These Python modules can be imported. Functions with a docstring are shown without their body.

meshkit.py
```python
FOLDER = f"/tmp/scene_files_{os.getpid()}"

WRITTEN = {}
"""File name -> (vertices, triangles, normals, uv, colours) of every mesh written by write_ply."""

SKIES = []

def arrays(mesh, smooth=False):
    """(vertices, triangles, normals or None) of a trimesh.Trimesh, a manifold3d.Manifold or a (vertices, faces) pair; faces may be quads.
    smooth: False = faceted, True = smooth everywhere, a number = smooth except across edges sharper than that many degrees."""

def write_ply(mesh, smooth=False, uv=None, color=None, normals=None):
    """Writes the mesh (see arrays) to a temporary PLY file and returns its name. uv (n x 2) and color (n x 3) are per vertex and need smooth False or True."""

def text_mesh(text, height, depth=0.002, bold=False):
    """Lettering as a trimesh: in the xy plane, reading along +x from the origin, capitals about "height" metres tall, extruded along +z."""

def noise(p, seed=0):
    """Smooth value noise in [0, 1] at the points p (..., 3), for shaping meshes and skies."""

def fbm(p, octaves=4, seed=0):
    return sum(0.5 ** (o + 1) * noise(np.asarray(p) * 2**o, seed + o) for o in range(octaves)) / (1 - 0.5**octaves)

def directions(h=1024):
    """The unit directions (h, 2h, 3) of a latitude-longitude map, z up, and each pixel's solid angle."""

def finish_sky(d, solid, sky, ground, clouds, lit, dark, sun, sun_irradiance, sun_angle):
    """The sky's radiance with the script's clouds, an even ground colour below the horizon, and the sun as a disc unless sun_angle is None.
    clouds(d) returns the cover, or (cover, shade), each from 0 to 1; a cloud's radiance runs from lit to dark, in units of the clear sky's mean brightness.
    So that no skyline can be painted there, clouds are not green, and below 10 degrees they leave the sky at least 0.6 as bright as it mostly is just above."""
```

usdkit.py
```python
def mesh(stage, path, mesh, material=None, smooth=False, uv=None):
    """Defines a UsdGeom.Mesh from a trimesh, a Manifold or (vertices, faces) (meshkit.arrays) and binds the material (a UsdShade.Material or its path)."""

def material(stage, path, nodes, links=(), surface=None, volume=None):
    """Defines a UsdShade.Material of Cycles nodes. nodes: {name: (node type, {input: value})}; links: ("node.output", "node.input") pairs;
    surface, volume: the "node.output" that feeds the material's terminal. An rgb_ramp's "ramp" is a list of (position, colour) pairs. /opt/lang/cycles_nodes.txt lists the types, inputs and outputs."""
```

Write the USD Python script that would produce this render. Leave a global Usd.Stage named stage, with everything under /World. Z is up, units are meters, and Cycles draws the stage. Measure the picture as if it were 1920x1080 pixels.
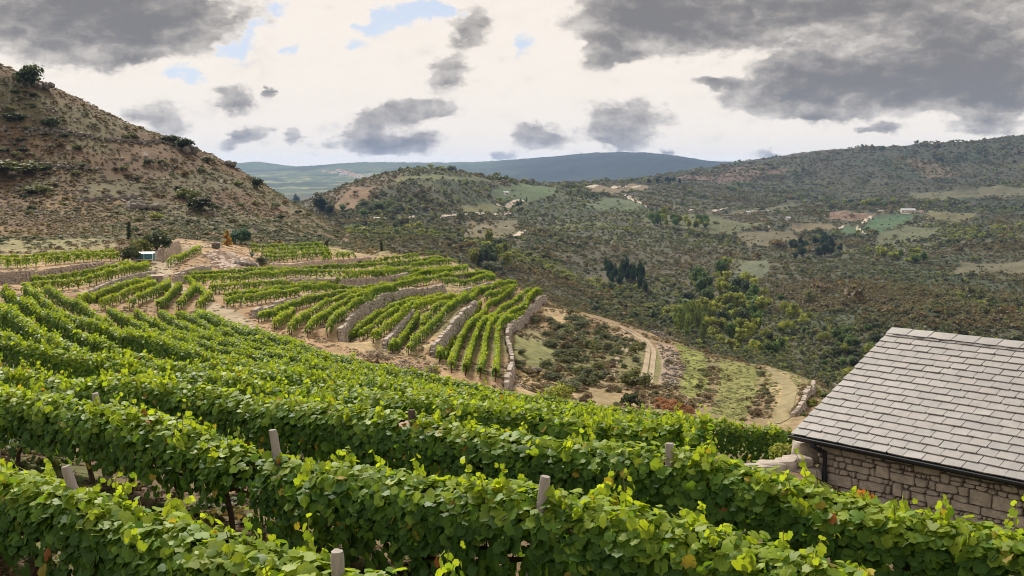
import math, numpy as np, trimesh, usdkit, meshkit
from pxr import Usd, UsdGeom, UsdLux, UsdShade, Sdf, Gf, Vt
from scipy.interpolate import RBFInterpolator
import shapely, shapely.geometry as sg

stage = Usd.Stage.CreateInMemory()
UsdGeom.SetStageUpAxis(stage, 'Z'); UsdGeom.SetStageMetersPerUnit(stage, 1.0)
world = UsdGeom.Xform.Define(stage, '/World'); stage.SetDefaultPrim(world.GetPrim())
RNG = np.random.default_rng(7)

# ------------------------------------------------------------------ camera, sky, sun, exposure
FPX, PITCH = 2000.0, math.radians(6.0)          # focal length in photo pixels (1920 wide), camera tilted down
cam = UsdGeom.Camera.Define(stage, '/World/camera')
cam.CreateHorizontalApertureAttr(36.0); cam.CreateFocalLengthAttr(36.0 * FPX / 1920)
cam.CreateClippingRangeAttr((0.1, 60000.0))
cam.AddRotateXOp().Set(90.0 - math.degrees(PITCH))
EXPOSURE = 1.95
cam.CreateExposureAttr(EXPOSURE)
SUN_EL, SUN_AZ = math.radians(42), math.radians(-24)   # azimuth from +y towards +x
sun = UsdLux.DistantLight.Define(stage, '/World/sun')
sun.CreateIntensityAttr(0.4); sun.CreateAngleAttr(11.0); sun.CreateNormalizeAttr(True); sun.CreateColorAttr((1.0, 0.93, 0.81))
sun.AddRotateZOp().Set(-math.degrees(SUN_AZ)); sun.AddRotateXOp().Set(-(90 - math.degrees(SUN_EL)))
SKY_STRENGTH = 0.1
HAZE = 4e-5
dome = UsdLux.DomeLight.Define(stage, '/World/sky')
dome.GetPrim().SetCustomDataByKey('kind', 'structure')

class G:
    """A node graph under construction."""
    def __init__(s): s.n, s.l, s.k = {}, [], 0
    def add(s, kind, links=None, **v):
        s.k += 1; nm = f'n{s.k}'; s.n[nm] = (kind, v)
        for inp, src in (links or {}).items(): s.l.append((src, f'{nm}.{inp}'))
        return nm
    def math(s, op, a, b=None, c=None, clamp=False):
        v, l = {'math_type': op, 'use_clamp': clamp}, {}
        for i, x in enumerate((a, b, c)):
            if x is None: continue
            if isinstance(x, str): l[f'value{i+1}'] = x
            else: v[f'value{i+1}'] = float(x)
        return s.add('math', l, **v) + '.value'
    def vmath(s, op, a, b=None, out='vector', scale=None):
        v, l = {'math_type': op}, {}
        for i, x in enumerate((a, b)):
            if x is None: continue
            if isinstance(x, str): l[f'vector{i+1}'] = x
            else: v[f'vector{i+1}'] = x
        if scale is not None: v['scale'] = float(scale)
        return s.add('vector_math', l, **v) + '.' + out
    def noise(s, vec, scale, detail=4, rough=0.55, out='fac', **k):
        return s.add('noise_texture', {'vector': vec}, scale=float(scale), detail=float(detail), roughness=float(rough), **k) + '.' + out
    def mr(s, val, a, b, c=0.0, d=1.0, kind='smoothstep'):
        return s.add('map_range', {'value': val}, range_type=kind, from_min=a, from_max=b, to_min=c, to_max=d, clamp=True) + '.result'
    def mix(s, fac, a, b, op='mix'):
        v, l = {'mix_type': op}, {}
        for k_, x in (('fac', fac), ('color1', a), ('color2', b)):
            if isinstance(x, str): l[k_] = x
            else: v[k_] = x
        return s.add('mix', l, **v) + '.color'
    def ramp(s, fac, stops): return s.add('rgb_ramp', {'fac': fac}, ramp=stops) + '.color'
    def make(s, path, surface=None, volume=None): return usdkit.material(stage, path, s.n, s.l, surface=surface, volume=volume)

def dirpix(u, v):
    a, b = (u - 960) / FPX, (540 - v) / FPX
    return np.array([a, math.cos(PITCH) + math.sin(PITCH) * b, math.cos(PITCH) * b - math.sin(PITCH)])

def sky_material():
    g = G()
    d = g.add('texture_coordinate') + '.generated'
    nd = g.vmath('normalize', d)
    sp = g.add('separate_xyz', {'vector': nd})
    az = g.math('arctan2', sp + '.x', sp + '.y'); el = g.math('arcsine', sp + '.z')
    # angles in degrees; clouds are flatter towards the horizon
    azd = g.math('multiply', az, 57.2958); eld = g.math('multiply', el, 57.2958)
    P = g.add('combine_xyz', {'x': azd, 'y': eld}) + '.vector'
    Pn = g.vmath('multiply', P, (1.0, 1.7, 1.0))
    w1 = g.noise(Pn, 0.16, 5, 0.6, out='color'); w2 = g.noise(Pn, 0.75, 4, 0.6, out='color')
    o1 = g.vmath('multiply', g.vmath('subtract', w1, (0.5, 0.5, 0.5)), (5.0, 2.2, 0))
    o2 = g.vmath('multiply', g.vmath('subtract', w2, (0.5, 0.5, 0.5)), (1.6, 0.9, 0))
    Q = g.vmath('add', g.vmath('add', P, o1), o2)
    def blobs(items):
        total = None
        for (u, v, ru, rv, wgt) in items:
            dd = dirpix(u, v); a0 = math.degrees(math.atan2(dd[0], dd[1])); e0 = math.degrees(math.asin(dd[2] / np.linalg.norm(dd)))
            k = math.degrees(1 / FPX)
            r = g.vmath('length', g.vmath('multiply', g.vmath('subtract', Q, (a0, e0, 0)), (1 / (ru * k), 1 / (rv * k), 0)), out='value')
            x = g.mr(r, 1.0, 0.0, 0.0, wgt * (1.45 if wgt < .8 else 1.05))
            total = x if total is None else g.math('add', total, x)
        return total
    dark = blobs(DARK_CLOUDS); blue = blobs(BLUE_GAPS)
    # the same broken cover goes on all round the sky outside the picture
    plane = g.add('combine_xyz', {'x': g.math('divide', sp + '.x', g.math('add', g.math('absolute', sp + '.z'), 0.13)), 'y': g.math('divide', sp + '.y', g.math('add', g.math('absolute', sp + '.z'), 0.13))}) + '.vector'
    broken = g.mr(g.noise(plane, 0.85, 6, 0.55), 0.42, 0.66)
    broken = g.math('multiply', broken, g.math('multiply', g.mr(eld, 9.5, 20.0), 0.8))
    fine = g.noise(Pn, 0.42, 10, 0.66); wisp = g.noise(Pn, 1.3, 8, 0.6)
    base = g.math('add', dark, broken)
    D = g.math('add', base, g.math('multiply', g.math('subtract', fine, 0.5), 1.15))
    D = g.math('add', D, g.math('multiply', g.math('subtract', wisp, 0.5), 0.35))
    # billows: the side of each puff towards the light is paler
    Pw = g.vmath('add', Pn, g.vmath('multiply', g.vmath('subtract', w2, (0.5, 0.5, 0.5)), (1.2, 1.2, 0)))
    up = g.vmath('add', Pw, (-0.25, 0.75, 0.0))
    relief = g.math('add', g.math('subtract', g.noise(up, 0.42, 7, 0.55), g.noise(Pw, 0.42, 7, 0.55)), g.math('multiply', g.math('subtract', g.noise(up, 1.1, 6, 0.6), g.noise(Pw, 1.1, 6, 0.6)), 0.5))
    k = 1.0 / (SKY_STRENGTH * 2 ** EXPOSURE)
    c = lambda r, gg, b, m=1.0: (r * k * m, gg * k * m, b * k * m)
    cover = g.mr(D, 0.22, 0.56)                       # crisp rims
    core = g.math('add', g.math('multiply', base, 0.58), g.math('multiply', g.math('subtract', g.noise(Pn, 0.22, 5, 0.55), 0.5), 1.2))
    core = g.math('add', core, g.math('multiply', relief, 1.5), clamp=True)
    grey = g.ramp(core, [(0.0, c(.66, .61, .555)), (0.28, c(.50, .46, .42)), (0.55, c(.355, .328, .305)), (0.8, c(.265, .247, .237)), (1.0, c(.225, .213, .21))])
    veil = g.ramp(g.mr(g.math('add', g.noise(Pn, 0.33, 8, 0.6), g.math('multiply', relief, 0.55)), 0.47, 0.72, 0, 1, 'linear'), [(0.0, c(.985, .90, .80)), (0.55, c(.965, .88, .78)), (1.0, c(.86, .80, .73))])
    tone = g.mix(cover, veil, grey)
    sky = g.add('sky_texture', None, sky_type='single_scattering', sun_disc=False, sun_elevation=SUN_EL, sun_rotation=SUN_AZ, air_density=1.0, aerosol_density=0.6, ozone_density=1.0) + '.color'
    skyc = g.mix(0.94, sky, c(.52, .59, .73))
    bl = g.math('add', blue, g.math('multiply', g.math('subtract', g.noise(Pw, 0.6, 10, 0.68), 0.5), 2.6))
    blf = g.math('multiply', g.mr(bl, 0.40, 0.95, 0, .9), g.mr(D, 0.42, 0.2))
    col = g.mix(blf, tone, skyc)
    bg = g.add('background_shader', {'color': col}, strength=SKY_STRENGTH)
    return g.make('/World/Looks/sky', surface=bg + '.background')

# u, v, half width, half height (photo pixels at the sky's angular scale), weight
DARK_CLOUDS = [(130, 10, 420, 110, 1.5), (330, 60, 170, 90, .5), (120, 90, 250, 70, .35),
  (1230, 20, 260, 120, 1.3), (1480, 10, 420, 95, 1.2), (1130, 95, 70, 60, .5), (1800, 20, 300, 90, .8),
  (1640, 150, 330, 100, 1.5), (1850, 130, 220, 110, 1.1), (1480, 180, 190, 52, .8), (1880, 210, 110, 60, .6), (1340, 152, 80, 22, .6),
  (880, 55, 80, 62, .52), (838, 135, 66, 75, .5), (775, 213, 125, 36, 1.0), (730, 268, 190, 36, .95), (690, 240, 60, 40, .5),
  (1172, 235, 120, 75, .9), (1010, 255, 110, 45, .55), (930, 288, 55, 18, .5), (465, 255, 70, 34, .62), (430, 190, 95, 45, .5),
  (290, 215, 90, 50, .42), (558, 255, 34, 34, .5), (1655, 241, 75, 12, .6), (1450, 290, 55, 18, .5), (510, 173, 18, 18, .6), (1255, 285, 30, 18, .45)]
BLUE_GAPS = [(790, 22, 120, 46, 1.3), (700, 52, 80, 34, .95), (660, 85, 40, 22, .6), (465, 75, 60, 75, 1.1), (500, 20, 50, 30, .6), (355, 145, 55, 34, .7), (985, 85, 34, 40, .6), (548, 100, 24, 22, .8), (150, 110, 40, 20, .5)]
UsdShade.MaterialBindingAPI.Apply(dome.GetPrim()).Bind(sky_material())

# ------------------------------------------------------------------ small helpers
_used = {}
def uniq(parent, name):
    k = f'{parent}/{name}'; i = _used.get(k, 0); _used[k] = i + 1
    return k if i == 0 else f'{k}_{i:03d}'
def tag(prim, label=None, cat=None, group=None, kind=None):
    for k, v in (('label', label), ('category', cat), ('group', group), ('kind', kind)):
        if v: prim.SetCustomDataByKey(k, v)
    return prim
def thing(name, label, cat, loc=(0, 0, 0), rotz=0.0, group=None, scale=None):
    x = UsdGeom.Xform.Define(stage, uniq('/World', name)); x.AddTranslateOp().Set(Gf.Vec3d(*map(float, loc)))
    if rotz: x.AddRotateZOp().Set(float(math.degrees(rotz)))
    if scale is not None: x.AddScaleOp().Set(Gf.Vec3f(*map(float, np.broadcast_to(scale, 3))))
    return tag(x.GetPrim(), label, cat, group)
def part(name, mesh, m, parent=None, col=None, smooth=False, kind=None, label=None, cat=None, group=None, loc=None):
    root = str(parent.GetPath()) if parent is not None else '/World'
    me = usdkit.mesh(stage, uniq(root, name), mesh, m, smooth=smooth)
    if col is not None:
        UsdGeom.PrimvarsAPI(me).CreatePrimvar('col', Sdf.ValueTypeNames.Color3fArray, 'vertex').Set(Vt.Vec3fArray.FromNumpy(np.asarray(col, np.float32)))
    if loc is not None: me.AddTranslateOp().Set(Gf.Vec3d(*map(float, loc)))
    return tag(me.GetPrim(), label, cat, group, kind)
_class = {}
def klass(name):
    p = stage.CreateClassPrim(f'/World/Prototypes/{name}') if stage.GetPrimAtPath('/World/Prototypes') else None
    if p is None:
        stage.CreateClassPrim('/World/Prototypes'); p = stage.CreateClassPrim(f'/World/Prototypes/{name}')
    p.SetTypeName('Xform')
    return p
def copy(proto, name, label, cat, loc, rotz=0.0, scale=1.0, group=None):
    x = thing(name, label, cat, loc, rotz, group, scale)
    x.GetReferences().AddInternalReference(proto.GetPath()); x.SetInstanceable(True)
    return x
def join(ms):
    vs, fs, n = [], [], 0
    for v, f in ms:
        vs.append(v); fs.append(np.asarray(f) + n); n += len(v)
    return np.vstack(vs), np.vstack(fs)
def tube(pts, rad, sides=6):
    p = np.asarray(pts, float); rad = np.broadcast_to(rad, (len(p),)).astype(float)
    t = np.gradient(p, axis=0); t /= np.linalg.norm(t, axis=1, keepdims=True) + 1e-9
    ref = np.where(np.abs(t[:, 2:]) < .9, [[0, 0, 1.]], [[1., 0, 0]]); a = np.cross(t, ref); a /= np.linalg.norm(a, axis=1, keepdims=True) + 1e-9
    b = np.cross(t, a); ang = np.arange(sides) * 2 * np.pi / sides
    v = (p[:, None] + rad[:, None, None] * (np.cos(ang)[None, :, None] * a[:, None] + np.sin(ang)[None, :, None] * b[:, None])).reshape(-1, 3)
    n = len(p); i, j = np.meshgrid(np.arange(n - 1), np.arange(sides), indexing='ij')
    q = np.stack([i * sides + j, i * sides + (j + 1) % sides, (i + 1) * sides + (j + 1) % sides, (i + 1) * sides + j], -1).reshape(-1, 4)
    f = np.vstack([q[:, [0, 1, 2]], q[:, [0, 2, 3]]])
    v = np.vstack([v, p[:1], p[-1:]]); c0, c1 = n * sides, n * sides + 1
    k = np.arange(sides)
    f = np.vstack([f, np.stack([np.full(sides, c0), (k + 1) % sides, k], 1), np.stack([np.full(sides, c1), (n - 1) * sides + k, (n - 1) * sides + (k + 1) % sides], 1)])
    return v, f
def box(c, s, R=None):
    m = trimesh.creation.box(s); v = np.array(m.vertices)
    if R is not None: v = v @ np.asarray(R).T
    return v + np.asarray(c), np.array(m.faces)
def resample(pts, step):
    p = np.asarray(pts, float); s = np.concatenate([[0], np.cumsum(np.linalg.norm(np.diff(p, axis=0), axis=1))])
    n = max(2, int(round(s[-1] / step)) + 1); t = np.linspace(0, s[-1], n)
    return np.stack([np.interp(t, s, p[:, k]) for k in range(p.shape[1])], 1)
def smoothline(pts, step=1.0, it=2):
    p = np.asarray(pts, float)
    for _ in range(it):
        q = [p[0]]
        for a, b in zip(p[:-1], p[1:]): q += [.75 * a + .25 * b, .25 * a + .75 * b]
        p = np.array(q + [p[-1]])
    return resample(p, step)
def fb(x, y, s, octv=4, seed=0): return meshkit.fbm(np.stack([np.asarray(x) * s, np.asarray(y) * s, np.zeros_like(np.asarray(x, float)) + seed * 7.3], -1), octv, seed)

# ------------------------------------------------------------------ the lie of the land: points of the ground at (photo column, photo row, metres ahead), dh below
CP = []
def cp(Y, *uv, dz=0.0):
    for (u, v) in uv:
        d = dirpix(u, v); p = d / d[1] * Y; CP.append((p[0], p[1], p[2] + dz))
def cpl(pts, dz=0.0):
    for (u, v, Y) in pts: cp(Y, (u, v), dz=dz)
# near vine rows (crest lines; the ground is a row's height below)
ROWH = 1.2
ND, NN = np.array([.77, -.64]), np.array([.64, .77])       # along and across the near rows
def near_Y(u, off):
    d = dirpix(u, 700); return off / (NN[0] * d[0] / d[1] + NN[1])
OFF = {'A': 5.1, 'B': 7.8, 'C': 10.5}
CREST = {'A': [(-60, 850), (130, 910), (290, 945), (460, 995), (632, 1050), (760, 1100)],
         'B': [(-60, 728), (60, 738), (250, 772), (430, 828), (640, 858), (900, 905), (1250, 978), (1480, 1055), (1600, 1100)],
         'C': [(-60, 690), (0, 700), (300, 728), (450, 748), (640, 760), (772, 775), (1000, 800), (1255, 848), (1500, 893), (1700, 938), (1900, 990), (2000, 1015)]}
for k in 'ABC':
    for (u, v) in CREST[k]: cp(near_Y(u, OFF[k]), (u, v), dz=-ROWH)
ROW_M = [(300, 566, 98), (370, 583, 92), (440, 612, 78), (512, 632, 70), (620, 668, 61), (750, 700, 54), (850, 722, 50.5), (1000, 748, 46), (1150, 772, 43), (1300, 792, 40), (1480, 814, 38)]
cpl(ROW_M, dz=-1.3)
for _u in (600, 800, 1000, 1180, 1275):
    _cv = np.interp(_u, [p[0] for p in CREST['C']], [p[1] for p in CREST['C']]); _mv = np.interp(_u, [p[0] for p in ROW_M], [p[1] for p in ROW_M]); _yc = near_Y(_u, OFF['C']); _ym = np.interp(_u, [p[0] for p in ROW_M], [p[2] for p in ROW_M])
    for _f in (.2, .4, .6, .8): cp(_yc + (_ym - _yc) * _f, (_u, _cv + (_mv - _cv) * _f ** .75), dz=-1.25)
cpl([(0, 625, 32), (0, 562, 50), (15, 578, 45), (50, 562, 58), (70, 545, 71), (100, 545, 85), (160, 600, 64), (300, 650, 46), (233, 658, 42), (205, 578, 83), (255, 583, 85)], dz=-1.25)
# by the house
cpl([(1500, 885, 19.5), (1400, 903, 19), (1330, 900, 17), (1560, 935, 18.5), (1700, 1005, 18), (1900, 1050, 16.5), (1640, 1000, 17), (1600, 850, 26), (1750, 800, 32), (1900, 800, 36)])
# track and terraces
cpl([(480, 627, 86), (560, 648, 84), (720, 693, 78), (850, 722, 75), (950, 738, 75), (430, 600, 98), (340, 545, 118), (300, 520, 130), (300, 575, 98), (370, 560, 108), (230, 585, 96), (250, 550, 106), (200, 520, 121), (100, 525, 122), (0, 530, 122),
     (100, 500, 131), (0, 503, 131), (200, 492, 135), (100, 478, 150), (320, 485, 145), (360, 462, 165), (430, 470, 168),
     (870, 705, 80), (950, 620, 113), (1000, 566, 145), (900, 600, 119), (800, 650, 97), (700, 640, 97), (760, 590, 113), (640, 600, 108), (560, 590, 108), (500, 560, 118), (640, 545, 133), (760, 550, 136), (850, 560, 134), (900, 545, 148), (960, 548, 150),
     (600, 528, 147), (700, 525, 152), (500, 530, 137), (420, 545, 122), (800, 505, 173), (870, 512, 171), (930, 530, 161), (700, 490, 186), (780, 484, 190), (600, 500, 176), (540, 505, 170), (500, 485, 180), (600, 475, 190), (820, 486, 188), (400, 510, 140)])
# the left hill
cpl([(0, 470, 160), (0, 440, 185), (100, 440, 190), (200, 440, 195), (300, 440, 200), (450, 450, 205), (600, 460, 208), (690, 470, 212), (740, 475, 214), (560, 430, 245), (400, 400, 250), (300, 350, 265), (100, 400, 225), (0, 350, 250), (0, 250, 275), (150, 300, 270), (200, 250, 292),
     (-60, 120, 292), (0, 146, 292), (100, 178, 300), (200, 216, 310), (300, 256, 318), (400, 298, 328), (470, 337, 330), (560, 388, 315), (640, 432, 292), (700, 462, 258),
     (-60, 220, 430), (0, 240, 430), (200, 330, 450), (400, 420, 450), (560, 480, 420), (700, 520, 380), (780, 500, 300), (860, 530, 260), (960, 570, 230), (1020, 590, 220)])
cpl([(-60, 140, 335), (0, 165, 335), (100, 198, 340), (200, 238, 345), (300, 275, 350), (-60, 185, 375), (0, 200, 375), (100, 235, 380), (250, 290, 385)])
cpl([(u, v + 8, Y + 30) for u, v, Y in [(780, 478, 205), (850, 492, 195), (900, 515, 180), (960, 535, 170), (1020, 562, 158)]])
# the spur on the right
cpl([(1020, 566, 152), (1080, 586, 162), (1140, 600, 160), (1250, 636, 152), (1320, 657, 146), (1420, 684, 140), (1530, 716, 128), (1170, 612, 146), (1220, 660, 124), (1215, 710, 105), (1300, 690, 117), (1400, 720, 112), (1500, 722, 116), (1450, 790, 87), (1050, 640, 124), (1000, 700, 100), (1000, 600, 136), (1100, 700, 104), (1100, 760, 82), (1300, 770, 84), (1200, 780, 79), (1480, 800, 82), (1560, 745, 96), (1000, 745, 80), (1600, 800, 80),
     (1080, 640, 210), (1140, 655, 215), (1250, 690, 210), (1320, 710, 200), (1420, 740, 190), (1530, 790, 175), (1650, 830, 160), (1700, 900, 100), (1900, 880, 120), (1900, 820, 180), (1700, 800, 200)])
# across the valley
cpl([(1400, 700, 300), (1600, 740, 300), (1850, 760, 300), (1200, 670, 300), (1400, 650, 400), (1600, 690, 390), (1250, 600, 480), (1380, 600, 500), (1700, 600, 450), (1900, 620, 430), (1000, 560, 430), (1000, 540, 480), (900, 500, 500), (800, 463, 520), (730, 440, 600), (1300, 520, 700), (1150, 520, 680), (1500, 550, 600), (1500, 470, 1000), (1700, 500, 800), (1500, 420, 1300), (1350, 450, 980), (1200, 450, 900), (1000, 450, 800), (850, 430, 850), (680, 420, 820),
     (650, 412, 880), (760, 408, 900), (900, 402, 1000), (700, 370, 960), (760, 340, 1040), (700, 344, 1030), (640, 358, 1010), (590, 388, 1000), (850, 334, 1120), (900, 340, 1200), (1000, 348, 1350), (950, 380, 1150), (1100, 400, 1150), (1100, 347, 1800), (1200, 345, 2000), (1300, 347, 2200), (1600, 342, 2200), (1300, 380, 1600), (1600, 392, 1600), (1700, 402, 1450), (1850, 450, 1000), (1900, 560, 600), (1900, 400, 1500), (1800, 360, 1900),
     (700, 372, 1500), (800, 372, 1600), (600, 400, 1400), (500, 420, 1300), (400, 420, 1200), (100, 400, 1100), (-60, 380, 1100),
     (1210, 336, 2600), (1300, 318, 2800), (1400, 303, 2800), (1500, 290, 2750), (1600, 281, 2700), (1700, 277, 2650), (1800, 272, 2600), (1920, 256, 2600), (2000, 245, 2600), (1500, 325, 2400), (1800, 320, 2250), (1920, 330, 2050),
     (1300, 345, 3500), (1600, 330, 3600), (1920, 310, 3500), (1100, 352, 3000), (900, 362, 2500), (700, 372, 2800)])
# the far blue hills
cpl([(430, 362, 3500), (550, 362, 3600), (650, 352, 3900), (800, 345, 4100), (950, 347, 4300), (1100, 348, 4600), (400, 305, 7600), (430, 307, 7500), (485, 302, 7500), (545, 313, 7400), (600, 309, 6900), (680, 304, 6800), (760, 306, 6700), (860, 310, 6600), (940, 306, 6600), (1000, 303, 6300), (1100, 297, 6100), (1190, 292, 6000), (1260, 297, 6000), (1330, 311, 6000), (1420, 318, 6000), (640, 326, 5600), (500, 330, 5600), (850, 328, 5400), (1030, 342, 5200), (0, 300, 7000), (200, 300, 7500), (1700, 300, 6000), (1920, 290, 6000),
     (100, 330, 10500), (430, 330, 10500), (700, 330, 10500), (1000, 330, 10500), (1300, 335, 10500), (1800, 330, 10500)])
CP = np.array(CP)
th, rr = np.arctan2(CP[:, 0], CP[:, 1]), np.hypot(CP[:, 0], CP[:, 1])
cs = np.stack([th / .15, np.log(rr) * 3, CP[:, 2] / rr], 1)
extra = []
for deg, prof in ((-50, [(3, -3.4), (12, -4.6), (40, -3.5), (100, -2), (200, 6), (320, 20), (430, 14), (700, 20), (2000, 40), (10500, 50)]), (-90, [(3, -2.6), (12, -2), (60, 4), (300, 25), (10500, 60)]), (50, [(3, -4), (12, -5.5), (40, -14), (100, -35), (300, -75), (900, -60), (2500, 80), (10500, 60)]),
                  (90, [(3, -3.4), (12, -4), (60, -18), (300, -60), (2500, 60), (10500, 60)]), (180, [(3, -1.9), (12, 0), (60, 10), (300, 40), (10500, 70)]), (-180, [(3, -1.9), (12, 0), (60, 10), (300, 40), (10500, 70)]), (0, [(2, -3.4), (3, -3.5)])):
    for r, z in prof: extra.append((math.radians(deg) / .15, math.log(r) * 3, z / r))
cs = np.vstack([cs, extra])
rbf = RBFInterpolator(cs[:, :2], cs[:, 2], kernel='thin_plate_spline', smoothing=2e-4)
inner = np.arange(-31, 31.001, .12); outer = np.concatenate([np.arange(-180, -31, 4.0), np.arange(33, 181, 4.0), [180.0]])
TH = np.radians(np.unique(np.round(np.concatenate([inner, outer]), 4)))
RAD = np.concatenate([[0.5, 1.0, 1.5], np.arange(2, 60, .5), np.arange(60, 215, .7), np.geomspace(215.7, 10500, 356)])
LR = np.log(RAD)
tt, ll = np.meshgrid(TH, LR, indexing='ij')
q = np.stack([tt.ravel() / .15, np.maximum(ll.ravel(), math.log(2)) * 3], 1)
# evaluate on a coarser lattice, then interpolate smoothly
tc = np.radians(np.unique(np.concatenate([np.arange(-31.2, 31.3, .4), np.degrees(TH[(TH < -.541) | (TH > .541)])]))); lc = np.linspace(math.log(.5), math.log(10500), 330)
TC, LC = np.meshgrid(tc, lc, indexing='ij')
Sc = rbf(np.stack([TC.ravel() / .15, np.maximum(LC.ravel(), math.log(2)) * 3], 1)).reshape(TC.shape)
from scipy.interpolate import RectBivariateSpline
GRID = RectBivariateSpline(tc, lc, Sc, kx=1, ky=3)(TH, LR) * RAD[None, :]
XX, YY = np.sin(tt) * np.exp(ll), np.cos(tt) * np.exp(ll)

def lookup(x, y, grid):
    x, y = np.asarray(x, float), np.asarray(y, float); t = np.arctan2(x, y); l = np.log(np.maximum(np.hypot(x, y), RAD[0]))
    i = np.clip(np.searchsorted(TH, t) - 1, 0, len(TH) - 2); j = np.clip(np.searchsorted(LR, l) - 1, 0, len(LR) - 2)
    a = np.clip((t - TH[i]) / (TH[i + 1] - TH[i]), 0, 1); r = np.exp(l); b = np.clip((r - RAD[j]) / (RAD[j + 1] - RAD[j]), 0, 1)
    return (1 - a) * ((1 - b) * grid[i, j] + b * grid[i, j + 1]) + a * ((1 - b) * grid[i + 1, j] + b * grid[i + 1, j + 1])
def H(x, y): return lookup(x, y, GRID)
def hit(u, v, rmin=3.0, h=0.0):
    """Where the line of sight through a photo pixel meets the ground (raised by h) beyond rmin."""
    d = dirpix(u, v); d = d / math.hypot(d[0], d[1]); rs = RAD[RAD > rmin]
    f = d[2] * rs - (H(d[0] * rs, d[1] * rs) + h)
    k = np.nonzero(f <= 0)[0]
    if len(k) == 0: k = [len(rs) - 1]
    k = k[0]
    r = rs[k] if k == 0 else rs[k - 1] + (rs[k] - rs[k - 1]) * f[k - 1] / (f[k - 1] - f[k] + 1e-12)
    return np.array([d[0] * r, d[1] * r])
def trace(px, rmin, h=0.0): return np.array([hit(u, v, rmin, h) for u, v in px])
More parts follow.
